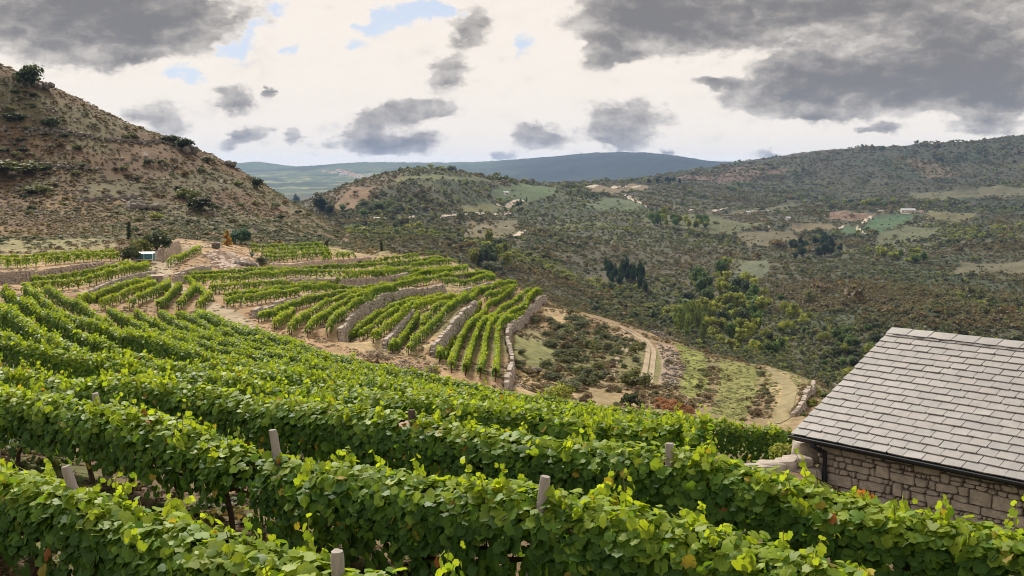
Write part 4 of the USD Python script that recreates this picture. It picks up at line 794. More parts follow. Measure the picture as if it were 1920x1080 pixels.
# ------------------------------------------------------------------ shrubs and trees
OLIVE, GREYG, BRN, YG, DARK, MIDG, BLUEG, STRAW, ORANGE = L3(.125, .135, .06), L3(.125, .14, .092), L3(.155, .115, .075), L3(.24, .26, .055), L3(.042, .06, .03), L3(.085, .13, .04), L3(.04, .085, .062), L3(.30, .225, .11), L3(.36, .20, .04)
def crown(rng, n, lobes, size, shape='round', c=OLIVE, var=.35):
    """Leaf clumps through a crown's volume, in a unit box (width 1, height 1, foot at 0)."""
    if shape == 'round': lc = rng.normal(0, 1, (lobes, 3)); lc = lc / np.linalg.norm(lc, axis=1, keepdims=True) * rng.uniform(.05, .30, (lobes, 1)) * [1, 1, .9] + [0, 0, .52]; lr = rng.uniform(.14, .26, lobes)
    elif shape == 'mound': a = rng.uniform(0, 6.28, lobes); r = .40 * np.sqrt(rng.random(lobes)); lc = np.stack([np.cos(a) * r, np.sin(a) * r, .10 + .62 * np.sqrt(np.clip(1 - (r / .46) ** 2, 0, 1)) * rng.uniform(.35, 1, lobes)], 1); lr = rng.uniform(.12, .22, lobes)
    elif shape == 'low': a = rng.uniform(0, 6.28, lobes); r = rng.uniform(0, .36, lobes); lc = np.stack([np.cos(a) * r, np.sin(a) * r, .34 + .28 * rng.random(lobes) * (1 - r * 2)], 1); lr = rng.uniform(.13, .28, lobes)
    elif shape == 'column': z = np.linspace(.1, .88, lobes); lc = np.stack([rng.normal(0, .06, lobes), rng.normal(0, .06, lobes), z], 1); lr = .40 * np.sqrt(np.clip(1 - (z - .42) ** 2 / .34, .05, 1))
    elif shape == 'cone': z = np.linspace(.06, .96, lobes); a = rng.uniform(0, 6.28, lobes); r = .30 * (1 - z); lc = np.stack([np.cos(a) * r, np.sin(a) * r, z], 1); lr = .05 + .20 * (1 - z)
    elif shape == 'tall': lc = rng.normal(0, 1, (lobes, 3)); lc = lc / np.linalg.norm(lc, axis=1, keepdims=True) * rng.uniform(.05, .27, (lobes, 1)) * [1, 1, 1.25] + [0, 0, .58]; lr = rng.uniform(.11, .2, lobes)
    k = rng.integers(lobes, size=n); d = rng.normal(0, 1, (n, 3)); d /= np.linalg.norm(d, axis=1, keepdims=True)
    zsc = 1.0 if shape not in ('column', 'cone') else (.55 if shape == 'column' else .45)
    p = lc[k] + d * lr[k][:, None] * (rng.uniform(.25, 1.05, (n, 1)) ** .6) * [1, 1, zsc]; p[:, 2] = np.maximum(p[:, 2], .02)
    nn = d * [1, 1, .8] + [0, 0, .35] + rng.normal(0, .45, (n, 3)); s = size * rng.uniform(.6, 1.35, n)
    tone = rng.uniform(1 - var, 1 + var, lobes)[k] * rng.uniform(.7, 1.3, n); hue = rng.normal(0, .12, (n, 1)) * [[1, .3, 0]]
    return leaves(rng, p, nn, s, LEAF_FAR, .2, np.clip(np.asarray(c) * tone[:, None] * (1 + hue), .004, 1))
def limb_set(rng, h0=.0, top=.6, r=.035, n=4, spread=.3):
    br = [tube([(0, 0, -.08), (rng.normal(0, .015), rng.normal(0, .015), top * .5), (rng.normal(0, .03), rng.normal(0, .03), top)], [r, r * .75, r * .3], 6)]
    for q in range(n):
        a = rng.uniform(0, 6.28); z = top * rng.uniform(.35, .8); br.append(tube([(0, 0, z), (math.cos(a) * spread * .5, math.sin(a) * spread * .5, z + .12), (math.cos(a) * spread, math.sin(a) * spread, z + .26)], [r * .5, r * .35, r * .15], 4))
    return join(br)
TRUNK = flat_mat('tree_bark', (.10, .08, .065), .9, .35, 3.0, .15)
def proto_plant(name, seed, n, lobes, size, shape, c, var=.35, trunk=True):
    rng = np.random.default_rng(seed); k = klass(name)
    V, F, C = crown(rng, n, lobes, size, shape, c, var); me = usdkit.mesh(stage, f'/World/Prototypes/{name}/crown', (V, F), BUSHLEAF, smooth=False)
    UsdGeom.PrimvarsAPI(me).CreatePrimvar('col', Sdf.ValueTypeNames.Color3fArray, 'vertex').Set(Vt.Vec3fArray.FromNumpy(C.astype(np.float32)))
    if trunk: usdkit.mesh(stage, f'/World/Prototypes/{name}/{"trunk" if shape not in ("low",) else "stems"}', limb_set(rng, top=.62 if shape != 'low' else .35, n=5 if shape in ('round', 'tall', 'low') else 0), TRUNK)
    return k
PR = {}
def pr(name, *a, **k): PR[name] = proto_plant(name, *a, **k); return PR[name]
for i in range(3):
    pr(f'olive_bush_{i}', 500 + i, 900, 26, .085, 'mound', OLIVE, trunk=False); pr(f'grey_bush_{i}', 510 + i, 900, 28, .08, 'mound', GREYG, trunk=False)
    pr(f'dark_bush_{i}', 520 + i, 1000, 24, .085, 'mound', L3(.05, .066, .034)); pr(f'brown_bush_{i}', 530 + i, 750, 24, .08, 'mound', BRN, trunk=False)
    pr(f'green_tree_{i}', 540 + i, 800, 24, .095, 'round', MIDG, .4); pr(f'yellow_tree_{i}', 550 + i, 750, 24, .095, 'tall', YG, .4)
    pr(f'dark_tree_{i}', 560 + i, 800, 24, .095, 'round', L3(.046, .064, .034), .4); pr(f'pine_{i}', 570 + i, 480, 14, .11, 'tall', L3(.035, .06, .036), .35)
    pr(f'yellow_bush_{i}', 580 + i, 850, 26, .08, 'mound', YG, trunk=False)
pr('cypress', 590, 900, 12, .075, 'column', L3(.022, .036, .02), .2); pr('golden_conifer', 591, 900, 22, .10, 'cone', ORANGE, .3); pr('blue_bush', 592, 1300, 26, .07, 'mound', BLUEG, .35)
pr('bracken_tuft', 593, 480, 16, .09, 'mound', L3(.27, .125, .06), .35, trunk=False); pr('poplar', 594, 520, 12, .10, 'column', L3(.13, .165, .055), .4)
pr('bramble', 595, 1400, 30, .045, 'mound', L3(.15, .11, .085), .3)

def plant(kind, u, v, wpx, hpx, rmin, label, cat, group=None, name=None, rng=RNG):
    p = hit(u, v, rmin); r = math.hypot(*p); z = float(H(*p)); w = wpx / FPX * r; h = hpx / FPX * r
    return copy(PR[kind], name or cat, label, cat, (p[0], p[1], z - .03 * h), rng.uniform(0, 6.28), (w, w, h), group)
# single plants one can point to
ONE = [('dark_bush_0', 240, 491, 44, 42, 130, 'dark olive bush left of the teal trailer, lowest of the clump', 'bush'), ('olive_bush_0', 264, 480, 46, 44, 130, 'grey-olive bush in the middle of the clump above the teal trailer', 'bush'), ('dark_bush_1', 294, 471, 58, 50, 135, 'biggest dark bush behind the pinkish wall by the track', 'bush'),
  ('cypress', 242, 452, 12, 37, 150, 'slim dark cypress behind the clump of olive bushes', 'tree'), ('cypress', 612, 471, 12, 21, 160, 'stubby dark cypress at the right end of the highest vine block', 'tree'), ('cypress', 715, 471, 9, 20, 160, 'small dark cypress standing alone near the hill edge above the terraces', 'tree'),
  ('golden_conifer', 426, 460, 24, 28, 150, 'small orange-gold conifer beside the blue-green bush', 'tree'), ('blue_bush', 453, 458, 46, 40, 150, 'round blue-green bush at the track end below the brown hill', 'bush'), ('grey_bush_1', 492, 497, 30, 22, 145, 'grey-green bush at the left end of the long pale upper wall', 'bush'),
  ('dark_tree_0', 55, 166, 62, 48, 200, 'largest dark tree on the left skyline beside dark rocks', 'tree'), ('dark_bush_2', 30, 227, 34, 20, 200, 'dark green shrub high on the hill at the left edge', 'shrub'), ('dark_bush_0', 99, 238, 36, 24, 200, 'dark green shrub high on the hill, right of the one at the edge', 'shrub'),
  ('olive_bush_0', 30, 325, 100, 32, 190, 'broad olive-green bush at the left edge halfway up the hill', 'bush'), ('olive_bush_2', 72, 362, 52, 22, 190, 'olive-green bush below the broad one on the hill', 'bush'), ('olive_bush_1', 352, 374, 52, 28, 190, 'left grey-olive bush of the pair in the middle of the brown hill', 'bush'), ('dark_bush_1', 377, 394, 52, 34, 190, 'right and darker bush of the pair in the middle of the brown hill', 'bush'), ('yellow_bush_2', 290, 412, 30, 18, 180, 'small bright green bush in the middle of the brown hill', 'bush'),
  ('dark_tree_1', 482, 353, 34, 24, 250, 'dark round tree on the hill skyline where distant hills appear', 'tree'), ('dark_tree_2', 345, 283, 46, 30, 250, 'dark tree beside the rock on the hill skyline', 'tree'), ('dark_bush_2', 318, 268, 40, 20, 250, 'low dark bush left of the skyline rock', 'bush'), ('dark_bush_0', 391, 305, 28, 16, 250, 'small dark bush on the skyline right of the rock', 'bush'),
  ('dark_tree_0', 600, 400, 44, 40, 250, 'big dark tree at the foot of the hill skyline before the rounded hill', 'tree'), ('dark_tree_1', 617, 406, 26, 28, 250, 'smaller dark tree touching the big one at the hill foot', 'tree'), ('pine_0', 556, 385, 18, 22, 250, 'thin dark pine on the hill skyline left of the big dark tree', 'tree'),
  ('yellow_bush_0', 1045, 752, 74, 46, 70, 'yellow-green bush right of the vineyard wall end, above the near vines', 'bush'), ('dark_bush_1', 1182, 763, 42, 40, 70, 'round dark shrub beside the reddish bracken strip', 'shrub'), ('olive_bush_2', 1192, 724, 62, 46, 80, 'green broom bush hiding the lower end of the double track', 'bush'), ('grey_bush_0', 1024, 690, 30, 24, 90, 'grey-green shrub beside the outer vineyard wall', 'shrub'),
  ('bramble', 760, 712, 130, 44, 60, 'brown leafless bramble thicket at the lower end of the strip between walls', 'bramble'), ('bramble', 708, 680, 70, 30, 60, 'smaller dark bramble left of the big thicket', 'bramble'), ('yellow_bush_1', 805, 716, 46, 44, 60, 'green feathery bush at the right end of the bramble thicket', 'bush'),
  ('grey_bush_2', 925, 512, 50, 30, 215, 'grey-green tree just behind the rim of the terraces', 'tree'), ('yellow_bush_2', 1468, 868, 60, 52, 16, 'leafy green bush between the end of the far vine hedge and the house boulders', 'bush'), ('olive_bush_0', 405, 520, 40, 20, 120, 'dull bush under the rubble bank by the broad wall', 'bush')]
for k, u, v, w, h, rm, lb, ct in ONE: plant(k, u, v, w, h, rm, lb, ct)
# plants that nothing tells apart, one by one
def sprinkle(px, n, kinds, wr, hr, rmin, label, cat, group, seed):
    rng = np.random.default_rng(seed); pg = sg.Polygon(px); b = pg.bounds; k = 0
    while k < n:
        u, v = rng.uniform(b[0], b[2]), rng.uniform(b[1], b[3])
        if not pg.contains(sg.Point(u, v)): continue
        w = rng.uniform(*wr); kd = kinds[rng.integers(len(kinds))]; adj = ADJ.get(kd[:-2], ''); plant(kd, u, v, w, w * rng.uniform(*hr), rmin, label.replace('#', adj), cat, group + (', ' + adj if '#' in label else ''), rng=rng); k += 1
ADJ = {'olive_bush': 'olive', 'grey_bush': 'grey-green', 'dark_bush': 'dark green', 'brown_bush': 'brown', 'green_tree': 'mid-green', 'yellow_tree': 'yellowing', 'dark_tree': 'dark', 'yellow_bush': 'yellow-green', 'pine': 'blackish'}
B3 = lambda *n: [f'{a}_{i}' for a in n for i in range(3)]
sprinkle([(1000, 600), (1070, 588), (1110, 605), (1160, 640), (1150, 700), (1090, 735), (1020, 720), (1040, 670)], 120, B3('grey_bush', 'olive_bush', 'grey_bush', 'brown_bush'), (14, 34), (.5, .8), 78, '# shrub in the dense scrub between the vineyard wall and the double track', 'shrub', 'shrubs of the scrub beside the double track', 1)
sprinkle([(960, 640), (1010, 700), (1080, 760), (1180, 770), (1260, 770), (1200, 700), (1140, 720), (1050, 740), (970, 720)], 34, B3('olive_bush', 'brown_bush', 'brown_bush'), (12, 30), (.45, .8), 68, '# shrub on the dry grass above the near vines', 'shrub', 'shrubs on the dry grass', 2)
sprinkle([(1165, 630), (1205, 640), (1210, 690), (1160, 700)], 14, B3('olive_bush', 'grey_bush'), (12, 24), (.5, .9), 80, 'olive shrub between the two arms of the dirt track', 'shrub', 'shrubs between the track arms', 3)
sprinkle([(1318, 668), (1350, 690), (1335, 765), (1298, 760)], 18, B3('olive_bush', 'brown_bush'), (10, 22), (.4, .8), 76, '# shrub on the bank between the two left grassy strips', 'shrub', 'shrubs of the left grassy bank', 20)
sprinkle([(1425, 700), (1452, 740), (1425, 792), (1392, 792), (1412, 745)], 18, B3('olive_bush', 'brown_bush', 'grey_bush'), (10, 22), (.4, .8), 72, '# shrub on the bank beside the earth path', 'shrub', 'shrubs of the bank beside the earth path', 21)
sprinkle([(1232, 748), (1262, 757), (1325, 790), (1290, 793), (1240, 770)], 16, ['bracken_tuft'], (16, 34), (.4, .7), 66, 'rust-red bracken in the strip above the near vines', 'bracken', 'rust-red bracken strip', 4)
sprinkle([(1535, 735), (1590, 745), (1570, 790), (1500, 790)], 22, B3('yellow_bush', 'green_tree'), (9, 20), (.5, .9), 78, '# leafy plant in the plot left of the slate roof', 'plant', 'green plants beside the slate roof', 5)
sprinkle([(5, 150), (200, 225), (400, 310), (560, 395), (660, 440), (300, 430), (120, 420), (5, 400)], 95, B3('olive_bush', 'grey_bush', 'dark_bush', 'olive_bush', 'brown_bush'), (8, 22), (.4, .7), 190, 'low # shrub scattered over the brown hill on the left', 'shrub', 'shrubs scattered on the left hill', 6)
sprinkle([(1285, 530), (1345, 500), (1420, 560), (1450, 640), (1400, 665), (1290, 600)], 60, B3('green_tree', 'yellow_tree', 'dark_tree', 'yellow_tree'), (20, 40), (.9, 1.35), 330, '# tree in the gully below the far slope', 'tree', 'trees of the gully', 7)
sprinkle([(1300, 560), (1350, 505), (1430, 545), (1530, 600), (1500, 650), (1420, 680), (1340, 640)], 60, B3('yellow_tree', 'yellow_bush', 'green_tree'), (16, 32), (.8, 1.2), 330, '# tree among the lighter trees along the gully', 'tree', 'lighter trees along the gully', 19)
sprinkle([(1250, 590), (1330, 600), (1400, 660), (1330, 650), (1270, 625)], 16, ['poplar'], (12, 20), (2.2, 3.0), 330, 'slim pale poplar in the gully behind the spur', 'tree', 'poplars of the gully', 8)
sprinkle([(885, 478), (925, 455), (945, 470), (950, 510), (885, 500)], 22, B3('green_tree', 'yellow_tree', 'dark_tree', 'dark_tree'), (20, 34), (.9, 1.2), 330, '# tree in the small wood behind the right rim of the terraces', 'tree', 'trees of the small wood behind the terraces', 9)
sprinkle([(1132, 512), (1200, 522), (1212, 558), (1145, 545)], 34, B3('pine'), (13, 22), (1.6, 2.2), 400, 'dark pine in the square plantation on the far slope', 'tree', 'pines of the square plantation', 10)
sprinkle([(1480, 465), (1560, 452), (1580, 478), (1490, 492)], 30, B3('pine', 'dark_tree'), (12, 22), (1.1, 1.6), 500, '# tree of the wood below the terraced green field', 'tree', 'trees of the wood below the green field', 11)
sprinkle([(1210, 408), (1320, 415), (1335, 432), (1225, 425)], 24, B3('green_tree', 'yellow_tree'), (12, 22), (.9, 1.4), 600, '# tree in the light belt across the far slope', 'tree', 'trees of the light green belt', 12)
sprinkle([(1540, 640), (1650, 610), (1665, 650), (1590, 712), (1540, 700)], 40, B3('yellow_bush', 'green_tree', 'dark_bush'), (14, 30), (.7, 1.0), 300, '# bush in the scrub beyond the spur, left of the slate roof', 'bush', 'bushes beyond the spur', 13)
sprinkle([(1620, 470), (1720, 480), (1740, 500), (1640, 490)], 16, B3('yellow_tree', 'green_tree'), (12, 22), (.8, 1.2), 500, '# tree in the small row on the far slope at the right', 'tree', 'yellow-green trees of the far right slope', 14)
sprinkle([(640, 395), (700, 385), (760, 392), (750, 402), (650, 408)], 18, B3('grey_bush', 'green_tree'), (14, 26), (.6, .9), 700, '# tree along the foot of the rounded hill', 'tree', 'trees at the foot of the rounded hill', 15)
sprinkle([(1215, 343), (1275, 340), (1275, 346), (1215, 348)], 7, B3('pine'), (10, 16), (1.0, 1.5), 1500, 'dark pine on the plateau edge near the middle of the picture', 'tree', 'pines on the plateau edge', 16)
sprinkle([(1590, 384), (1690, 380), (1690, 392), (1590, 393)], 12, B3('green_tree', 'yellow_tree'), (9, 16), (.9, 1.3), 900, 'small # tree along the road behind the pale farm building', 'tree', 'trees behind the farm building', 17)

# scrub that reads as one mass: low clumps over the hills
def clump_mesh(seed, n, c, size=.2, shape='mound'): return crown(np.random.default_rng(seed), n, 9, size, shape, c, .3)
CL, CLM = {}, {}
for ci, (nm, c) in enumerate((('olive', L3(.135, .14, .075)), ('grey', L3(.128, .128, .078)), ('brown', L3(.15, .128, .085)), ('yellow', L3(.20, .215, .07)), ('dark', L3(.075, .09, .06)), ('mid', L3(.10, .13, .06)), ('straw', L3(.20, .152, .09)), ('heath', L3(.148, .115, .07)))):
    CL[nm] = [f'{nm}_clump_{i}' for i in range(2)]; CL[nm + '_round'] = [f'{nm}_round_clump']
    for i in range(2): CLM[f'{nm}_clump_{i}'] = clump_mesh(700 + i + 10 * ci, 64, c)
    CLM[f'{nm}_round_clump'] = clump_mesh(760 + ci, 80, c, .2, 'round')
def _inst(name, label, pos, size, hr, paths, idx, rng, cat):
    pi = UsdGeom.PointInstancer.Define(stage, uniq('/World', name)); root = str(pi.GetPath()); targets = []
    for nm in dict.fromkeys(paths):
        V, F, C = CLM[nm]; me = usdkit.mesh(stage, f'{root}/{nm}', (V, F), BUSHLEAF)
        UsdGeom.PrimvarsAPI(me).CreatePrimvar('col', Sdf.ValueTypeNames.Color3fArray, 'vertex').Set(Vt.Vec3fArray.FromNumpy(C.astype(np.float32))); targets.append(me.GetPath())
    first = {nm: i for i, nm in enumerate(dict.fromkeys(paths))}; idx = np.array([first[nm] for nm in paths])[idx]
    pi.CreatePrototypesRel().SetTargets(targets)
    pi.CreatePositionsAttr(Vt.Vec3fArray.FromNumpy(pos.astype(np.float32))); pi.CreateProtoIndicesAttr(Vt.IntArray.FromNumpy(idx.astype(np.int32)))
    pi.CreateScalesAttr(Vt.Vec3fArray.FromNumpy(np.stack([size, size, size * hr], 1).astype(np.float32)))
    a = rng.uniform(0, 6.283, len(pos)); q = np.zeros((len(pos), 4), np.float16); q[:, 3] = np.cos(a / 2); q[:, 2] = np.sin(a / 2)
    pi.CreateOrientationsAttr(Vt.QuathArray.FromNumpy(q))
    tag(pi.GetPrim(), label, cat, None, 'stuff')
# left hill
GREENS = shapely.union_all([poly(q, 70) for q in ([(1262, 640), (1320, 662), (1330, 720), (1300, 750), (1275, 735), (1285, 690)], [(1350, 672), (1420, 690), (1420, 740), (1390, 790), (1330, 775), (1345, 740)], [(1420, 690), (1530, 718), (1480, 795), (1430, 800), (1455, 750)])])
BANK = poly([(-20, 446), (225, 450), (215, 474), (-20, 474)], 130); RUTS = shapely.union_all([sg.LineString(trace(px, 80)).buffer(1.0) for px in ([(1095, 590), (1123, 599), (1150, 608), (1187, 621), (1213, 638), (1227, 655), (1224, 682), (1219, 720)], [(1140, 605), (1177, 620), (1200, 634), (1216, 651), (1213, 675), (1206, 709)], [(1290, 650), (1350, 668), (1420, 684), (1462, 702), (1484, 730), (1474, 765), (1458, 795)])])
def lattice_samples(rng, n, r0, r1, d0, d1, power):
    """Points between two distances and bearings; power 0 is even in picture terms, 2 even on the ground."""
    u = rng.random(n); r = (r0 * (r1 / r0) ** u) if power == 0 else (r0 ** power + u * (r1 ** power - r0 ** power)) ** (1 / power)
    a = np.radians(rng.uniform(d0, d1, n)); return np.sin(a) * r, np.cos(a) * r, r
FARU = shapely.unary_union(FARF)
rng = np.random.default_rng(901)
x, y, r = lattice_samples(rng, 42000, 160, 480, -34, -4, 1.0); m = ~inside(VINELAND, x, y) & ~(inside(BANK, x, y) & (rng.random(len(x)) > .3)); m &= (fb(x, y, 1 / 14., 4, 71) + rng.normal(0, .06, len(x)) > .38); x, y, r = x[m], y[m], r[m]
t_ = fb(x, y, 1 / 22., 3, 73) + rng.normal(0, .07, len(x)); z = H(x, y); size = rng.lognormal(-.3, .42, len(x))
paths = CL['straw'] + CL['brown'] + CL['heath'] + CL['olive'] + CL['grey'] + CL['dark']
idx = np.clip(((t_ - .36) / .40 * 12).astype(int) + rng.integers(-1, 2, len(x)), 0, 11)
_inst('hill_scrub', 'dry brown and olive scrub covering the hillside on the left', np.stack([x, y, z - .06], 1), size * 1.05, rng.uniform(.28, .6, len(x)), paths, idx, rng, 'scrub')
# the spur
x, y, r = lattice_samples(rng, 20000, 72, 215, -2, 20, 1.0); m = ~inside(VINELAND, x, y) & ~inside(RUTS, x, y) & ~(inside(GREENS, x, y) & (rng.random(len(x)) > .12)) & (fb(x, y, 1 / 7., 4, 75) > .5); x, y, r = x[m], y[m], r[m]
t_ = fb(x, y, 1 / 16., 3, 77) + rng.normal(0, .08, len(x)); idx = np.clip(((t_ - .36) / .4 * 8).astype(int) + rng.integers(-1, 2, len(x)), 0, 7)
_inst('spur_scrub', 'dry grass tufts and low heath on the spur around the double track', np.stack([x, y, H(x, y) - .04], 1), rng.lognormal(-.75, .4, len(x)), rng.uniform(.28, .6, len(x)), CL['straw'] + CL['heath'] + CL['brown'] + CL['olive'], idx, rng, 'scrub')
# the valley and the far slopes
x, y, r = lattice_samples(rng, 160000, 215, 2900, -30, 30, 0.0)
m = ~(inside(FARU, x, y) & (rng.random(len(x)) > .05)) & ~((r < 480) & (np.degrees(np.arctan2(x, y)) < -4)); den = fb(x, y, 1 / 60., 4, 81) + .35 * (fb(x, y, 1 / 300., 3, 82) - .5); m &= den + rng.normal(0, .05, len(x)) > .30; x, y, r = x[m], y[m], r[m]
t_ = fb(x, y, 1 / 90., 4, 83) + rng.normal(0, .09, len(x)); size = (.8 + r * .00115) * rng.lognormal(0, .38, len(x)) * (1 + .5 * (fb(x, y, 1 / 120., 3, 85) > .55))
paths = CL['brown'] + CL['heath'] + CL['olive'] + CL['grey'] + CL['grey_round'] + CL['dark_round'] + CL['mid_round'] + CL['dark'] + CL['yellow_round']
idx = np.clip(((t_ - .31) / .36 * 12).astype(int) + rng.integers(-2, 3, len(x)), 0, len(paths) - 1)
_inst('valley_scrub', 'dark olive scrub and scattered trees covering the valley slopes', np.stack([x, y, H(x, y) - .1], 1), size * 1.25, rng.uniform(.5, .95, len(x)), paths, idx, rng, 'scrub')

# weeds, dry leaves and grass between the near rows
x, y, r = lattice_samples(rng, 16000, 4, 60, -32, 32, 1.2); m = (x * NN[0] + y * NN[1] < 60) & (fb(x, y, 1.1, 3, 95) > .42) & ~((x > 4.2) & (y > 14)); x, y, r = x[m], y[m], r[m]
t_ = fb(x, y, .6, 3, 96) + rng.normal(0, .12, len(x)); idx = np.clip(((t_ - .3) / .4 * 7).astype(int), 0, 6)
_inst('row_weeds', 'dry leaves, grass and low weeds on the ground between the near vine rows', np.stack([x, y, H(x, y) - .02], 1), rng.lognormal(-1.5, .4, len(x)), rng.uniform(.3, .8, len(x)), CL['brown'] + CL['straw'] + CL['mid'] + CL['yellow'][:1], idx, rng, 'weeds')
x, y, r = lattice_samples(rng, 30000, 62, 215, -30, 3, 1.2); m = inside(VINELAND, x, y) & (fb(x, y, .35, 3, 97) > .5); x, y, r = x[m], y[m], r[m]
t_ = fb(x, y, .12, 3, 98) + rng.normal(0, .1, len(x)); idx = np.clip(((t_ - .34) / .4 * 6).astype(int), 0, 5)
_inst('terrace_grass', 'dry grass tufts and weeds on the soil of the terraces', np.stack([x, y, H(x, y) - .02], 1), rng.lognormal(-1.05, .35, len(x)), rng.uniform(.2, .5, len(x)), CL['straw'] + CL['brown'] + CL['olive'], idx, rng, 'grass')
xy = []
while len(xy) < 9000:
    a = np.radians(rng.uniform(7, 17)); r_ = rng.uniform(78, 165); xy.append((math.sin(a) * r_, math.cos(a) * r_))
xy = np.array(xy); x, y = xy.T; m = inside(GREENS, x, y) & ~inside(RUTS, x, y); x, y = x[m], y[m]
idx = np.clip(((fb(x, y, .16, 3, 99) + rng.normal(0, .1, len(x)) - .34) / .36 * 6).astype(int), 0, 5)
_inst('strip_grass', 'tussocky green grass on the old terrace strips of the spur', np.stack([x, y, H(x, y) - .02], 1), rng.lognormal(-1.05, .35, len(x)), rng.uniform(.12, .3, len(x)), CL['olive'] + CL['yellow'] + CL['yellow'] + CL['mid'], idx, rng, 'grass')
# ------------------------------------------------------------------ tracks and roads: thin sheets on the ground
DIRT = flat_mat('track_dirt', (.31, .25, .175), .95, .32, .8, .1)
PATHM = flat_mat('grassy_path', (.22, .185, .105), .95, .35, .9, .1)
FARROAD = flat_mat('far_road', (.40, .345, .28), .95, .2, .05, .1)
def ribbon(name, label, px, width, rmin, lift=.05, m=None, step=.8, seed=0, plan=None, parent=None):
    line = smoothline(trace(px, rmin) if plan is None else plan, step, 2); d = np.gradient(line, axis=0); d /= np.linalg.norm(d, axis=1, keepdims=True); n = np.stack([-d[:, 1], d[:, 0]], 1)
    s = np.arange(len(line)) * step; taper = np.clip(np.minimum(s, s[-1] - s) / (2.5 * width) + .15, 0, 1)
    cols_ = []
    for k in np.linspace(-.5, .5, 5):
        w = width * taper * (1 + .35 * (fb(s, np.full(len(s), k * 9 + seed), .5 / max(width, 1), 3, 91) - .5)); p = line + n * (k * w)[:, None]; cols_.append(np.stack([p[:, 0], p[:, 1], H(p[:, 0], p[:, 1]) + lift], 1))
    v = np.stack(cols_, 1).reshape(-1, 3); i, j = np.meshgrid(np.arange(len(line) - 1), np.arange(4), indexing='ij'); a = (i * 5 + j).ravel()
    f = np.vstack([np.stack([a, a + 1, a + 6], 1), np.stack([a, a + 6, a + 5], 1)])[:, ::-1]
    return part(name, (v, f), m or DIRT, parent, smooth=True, kind='structure' if parent is None else None, label=label)
ribbon('dirt_track', 'pale dirt track dropping from the hill foot between the stone walls to the bend', [(412, 463), (370, 462), (345, 466), (325, 478), (308, 494), (300, 508), (302, 524), (318, 537), (335, 547), (356, 556)], 3.0, 95, step=.6)
ribbon('dirt_track', 'wide dusty track bend between the near slope and the terraces', [(392, 566), (405, 578), (430, 600), (465, 620), (510, 640), (560, 652)], 3.4, 78, step=.6, seed=3)
for i, px in enumerate([[(1095, 590), (1123, 599), (1150, 608), (1187, 621), (1213, 638), (1227, 655), (1224, 682), (1219, 720)], [(1140, 605), (1177, 620), (1200, 634), (1216, 651), (1213, 675), (1206, 709)], [(1157, 615), (1171, 630), (1173, 645), (1161, 662), (1151, 690), (1148, 715)], [(1166, 618), (1182, 632), (1183, 646), (1172, 662)]]):
    ribbon('track_rut', ('right rut of the double track curving down the spur', 'left rut of the double track curving down the spur', 'faint side track branching left off the double track', 'faint second rut of the side track')[i], px, (.55, .55, .45, .4)[i], 80, .05, step=.6, seed=i * 5)
ribbon('footpath', 'pale earth path over the grassy terraces left of the slate roof', [(1290, 650), (1350, 668), (1420, 684), (1462, 702), (1484, 730), (1474, 765), (1458, 795)], 1.3, 76, .05, PATHM, step=.6, seed=11)
for i, (px, w, lb) in enumerate([([(632, 413), (700, 411), (780, 409), (850, 405), (900, 401), (960, 398)], 5, 'pale road at the foot of the rounded hill'), ([(1290, 396), (1400, 392), (1500, 397), (1560, 395), (1640, 393), (1700, 399), (1780, 400)], 5, 'pale road running past the farm building'),
    ([(985, 432), (975, 437), (966, 446), (985, 450)], 5, 'short forked path in the middle of the valley slope'), ([(1428, 412), (1441, 420), (1438, 428), (1452, 434)], 5, 'short winding path on the right-hand slope'), ([(1632, 405), (1624, 414), (1616, 420)], 5, 'pale path at the upper left edge of the green field'), ([(1608, 424), (1609, 431), (1618, 437), (1625, 440)], 5, 'pale path at the lower left edge of the green field'),
    ([(1580, 423), (1574, 431)], 4, 'pale path left of the small green field'), ([(1172, 365), (1190, 375), (1212, 390)], 7, 'bare strip crossing the upper green fields'), ([(1690, 402), (1740, 401)], 7, 'pale yard in front of the farm building'), ([(930, 385), (958, 384), (985, 376)], 6, 'path lined by cypresses on the upper slope'), ([(1860, 372), (1890, 370)], 6, 'pale bare patch at the right on the upper slope'), ([(1100, 352), (1160, 349), (1215, 350)], 9, 'straw-coloured strip along the plateau edge')]):
    ribbon('far_road', lb, px, w, 400, .5, FARROAD, step=3.0, seed=i)
sprinkle([(960, 388), (988, 376), (990, 379), (964, 391)], 5, ['cypress'], (3, 4), (2.4, 3.2), 500, 'slim cypress lining the path on the upper slope', 'tree', 'cypresses of the far path', 18)

# ------------------------------------------------------------------ posts of the near rows
def post(top, off, height, lean, m, label, r=.052):
    u, v = top; d = dirpix(u, v); Y = off / (NN[0] * d[0] / d[1] + NN[1]); t = d / d[1] * Y
    ax = np.array([lean[0], lean[1], -1.0]); ax /= np.linalg.norm(ax); p = thing('vineyard_post', label, 'post', t + ax * height, group=None)
    q = -ax * height; a_, b_ = 0, q; n = 12; rng = np.random.default_rng(int(u)); 
    V, F = tube([a_ + 0 * q, q * .35, q * .7, q * .97, q], [r * 1.05, r * 1.02, r, r * .98, r * .86], n)
    V = V + np.random.default_rng(int(v)).normal(0, .002, V.shape); part('stake', (V, F), m, p, smooth=35)
    part('wire_tie', join([tube([q * f + np.array([math.cos(x) * r * 1.08, math.sin(x) * r * 1.08, .01 * math.sin(2 * x)]) for x in np.linspace(0, 6.28, 13)], .0035, 4) for f in (.82, .8)]), WIRE, p)
post((632, 1033), OFF['A'], 1.45, (.02, .05), POSTWOOD, 'grey post cut by the bottom edge left of the picture middle'); post((123, 874), OFF['A'], 1.5, (.28, .0), POSTWOOD, 'leaning grey post in the nearest vine row at the far left')
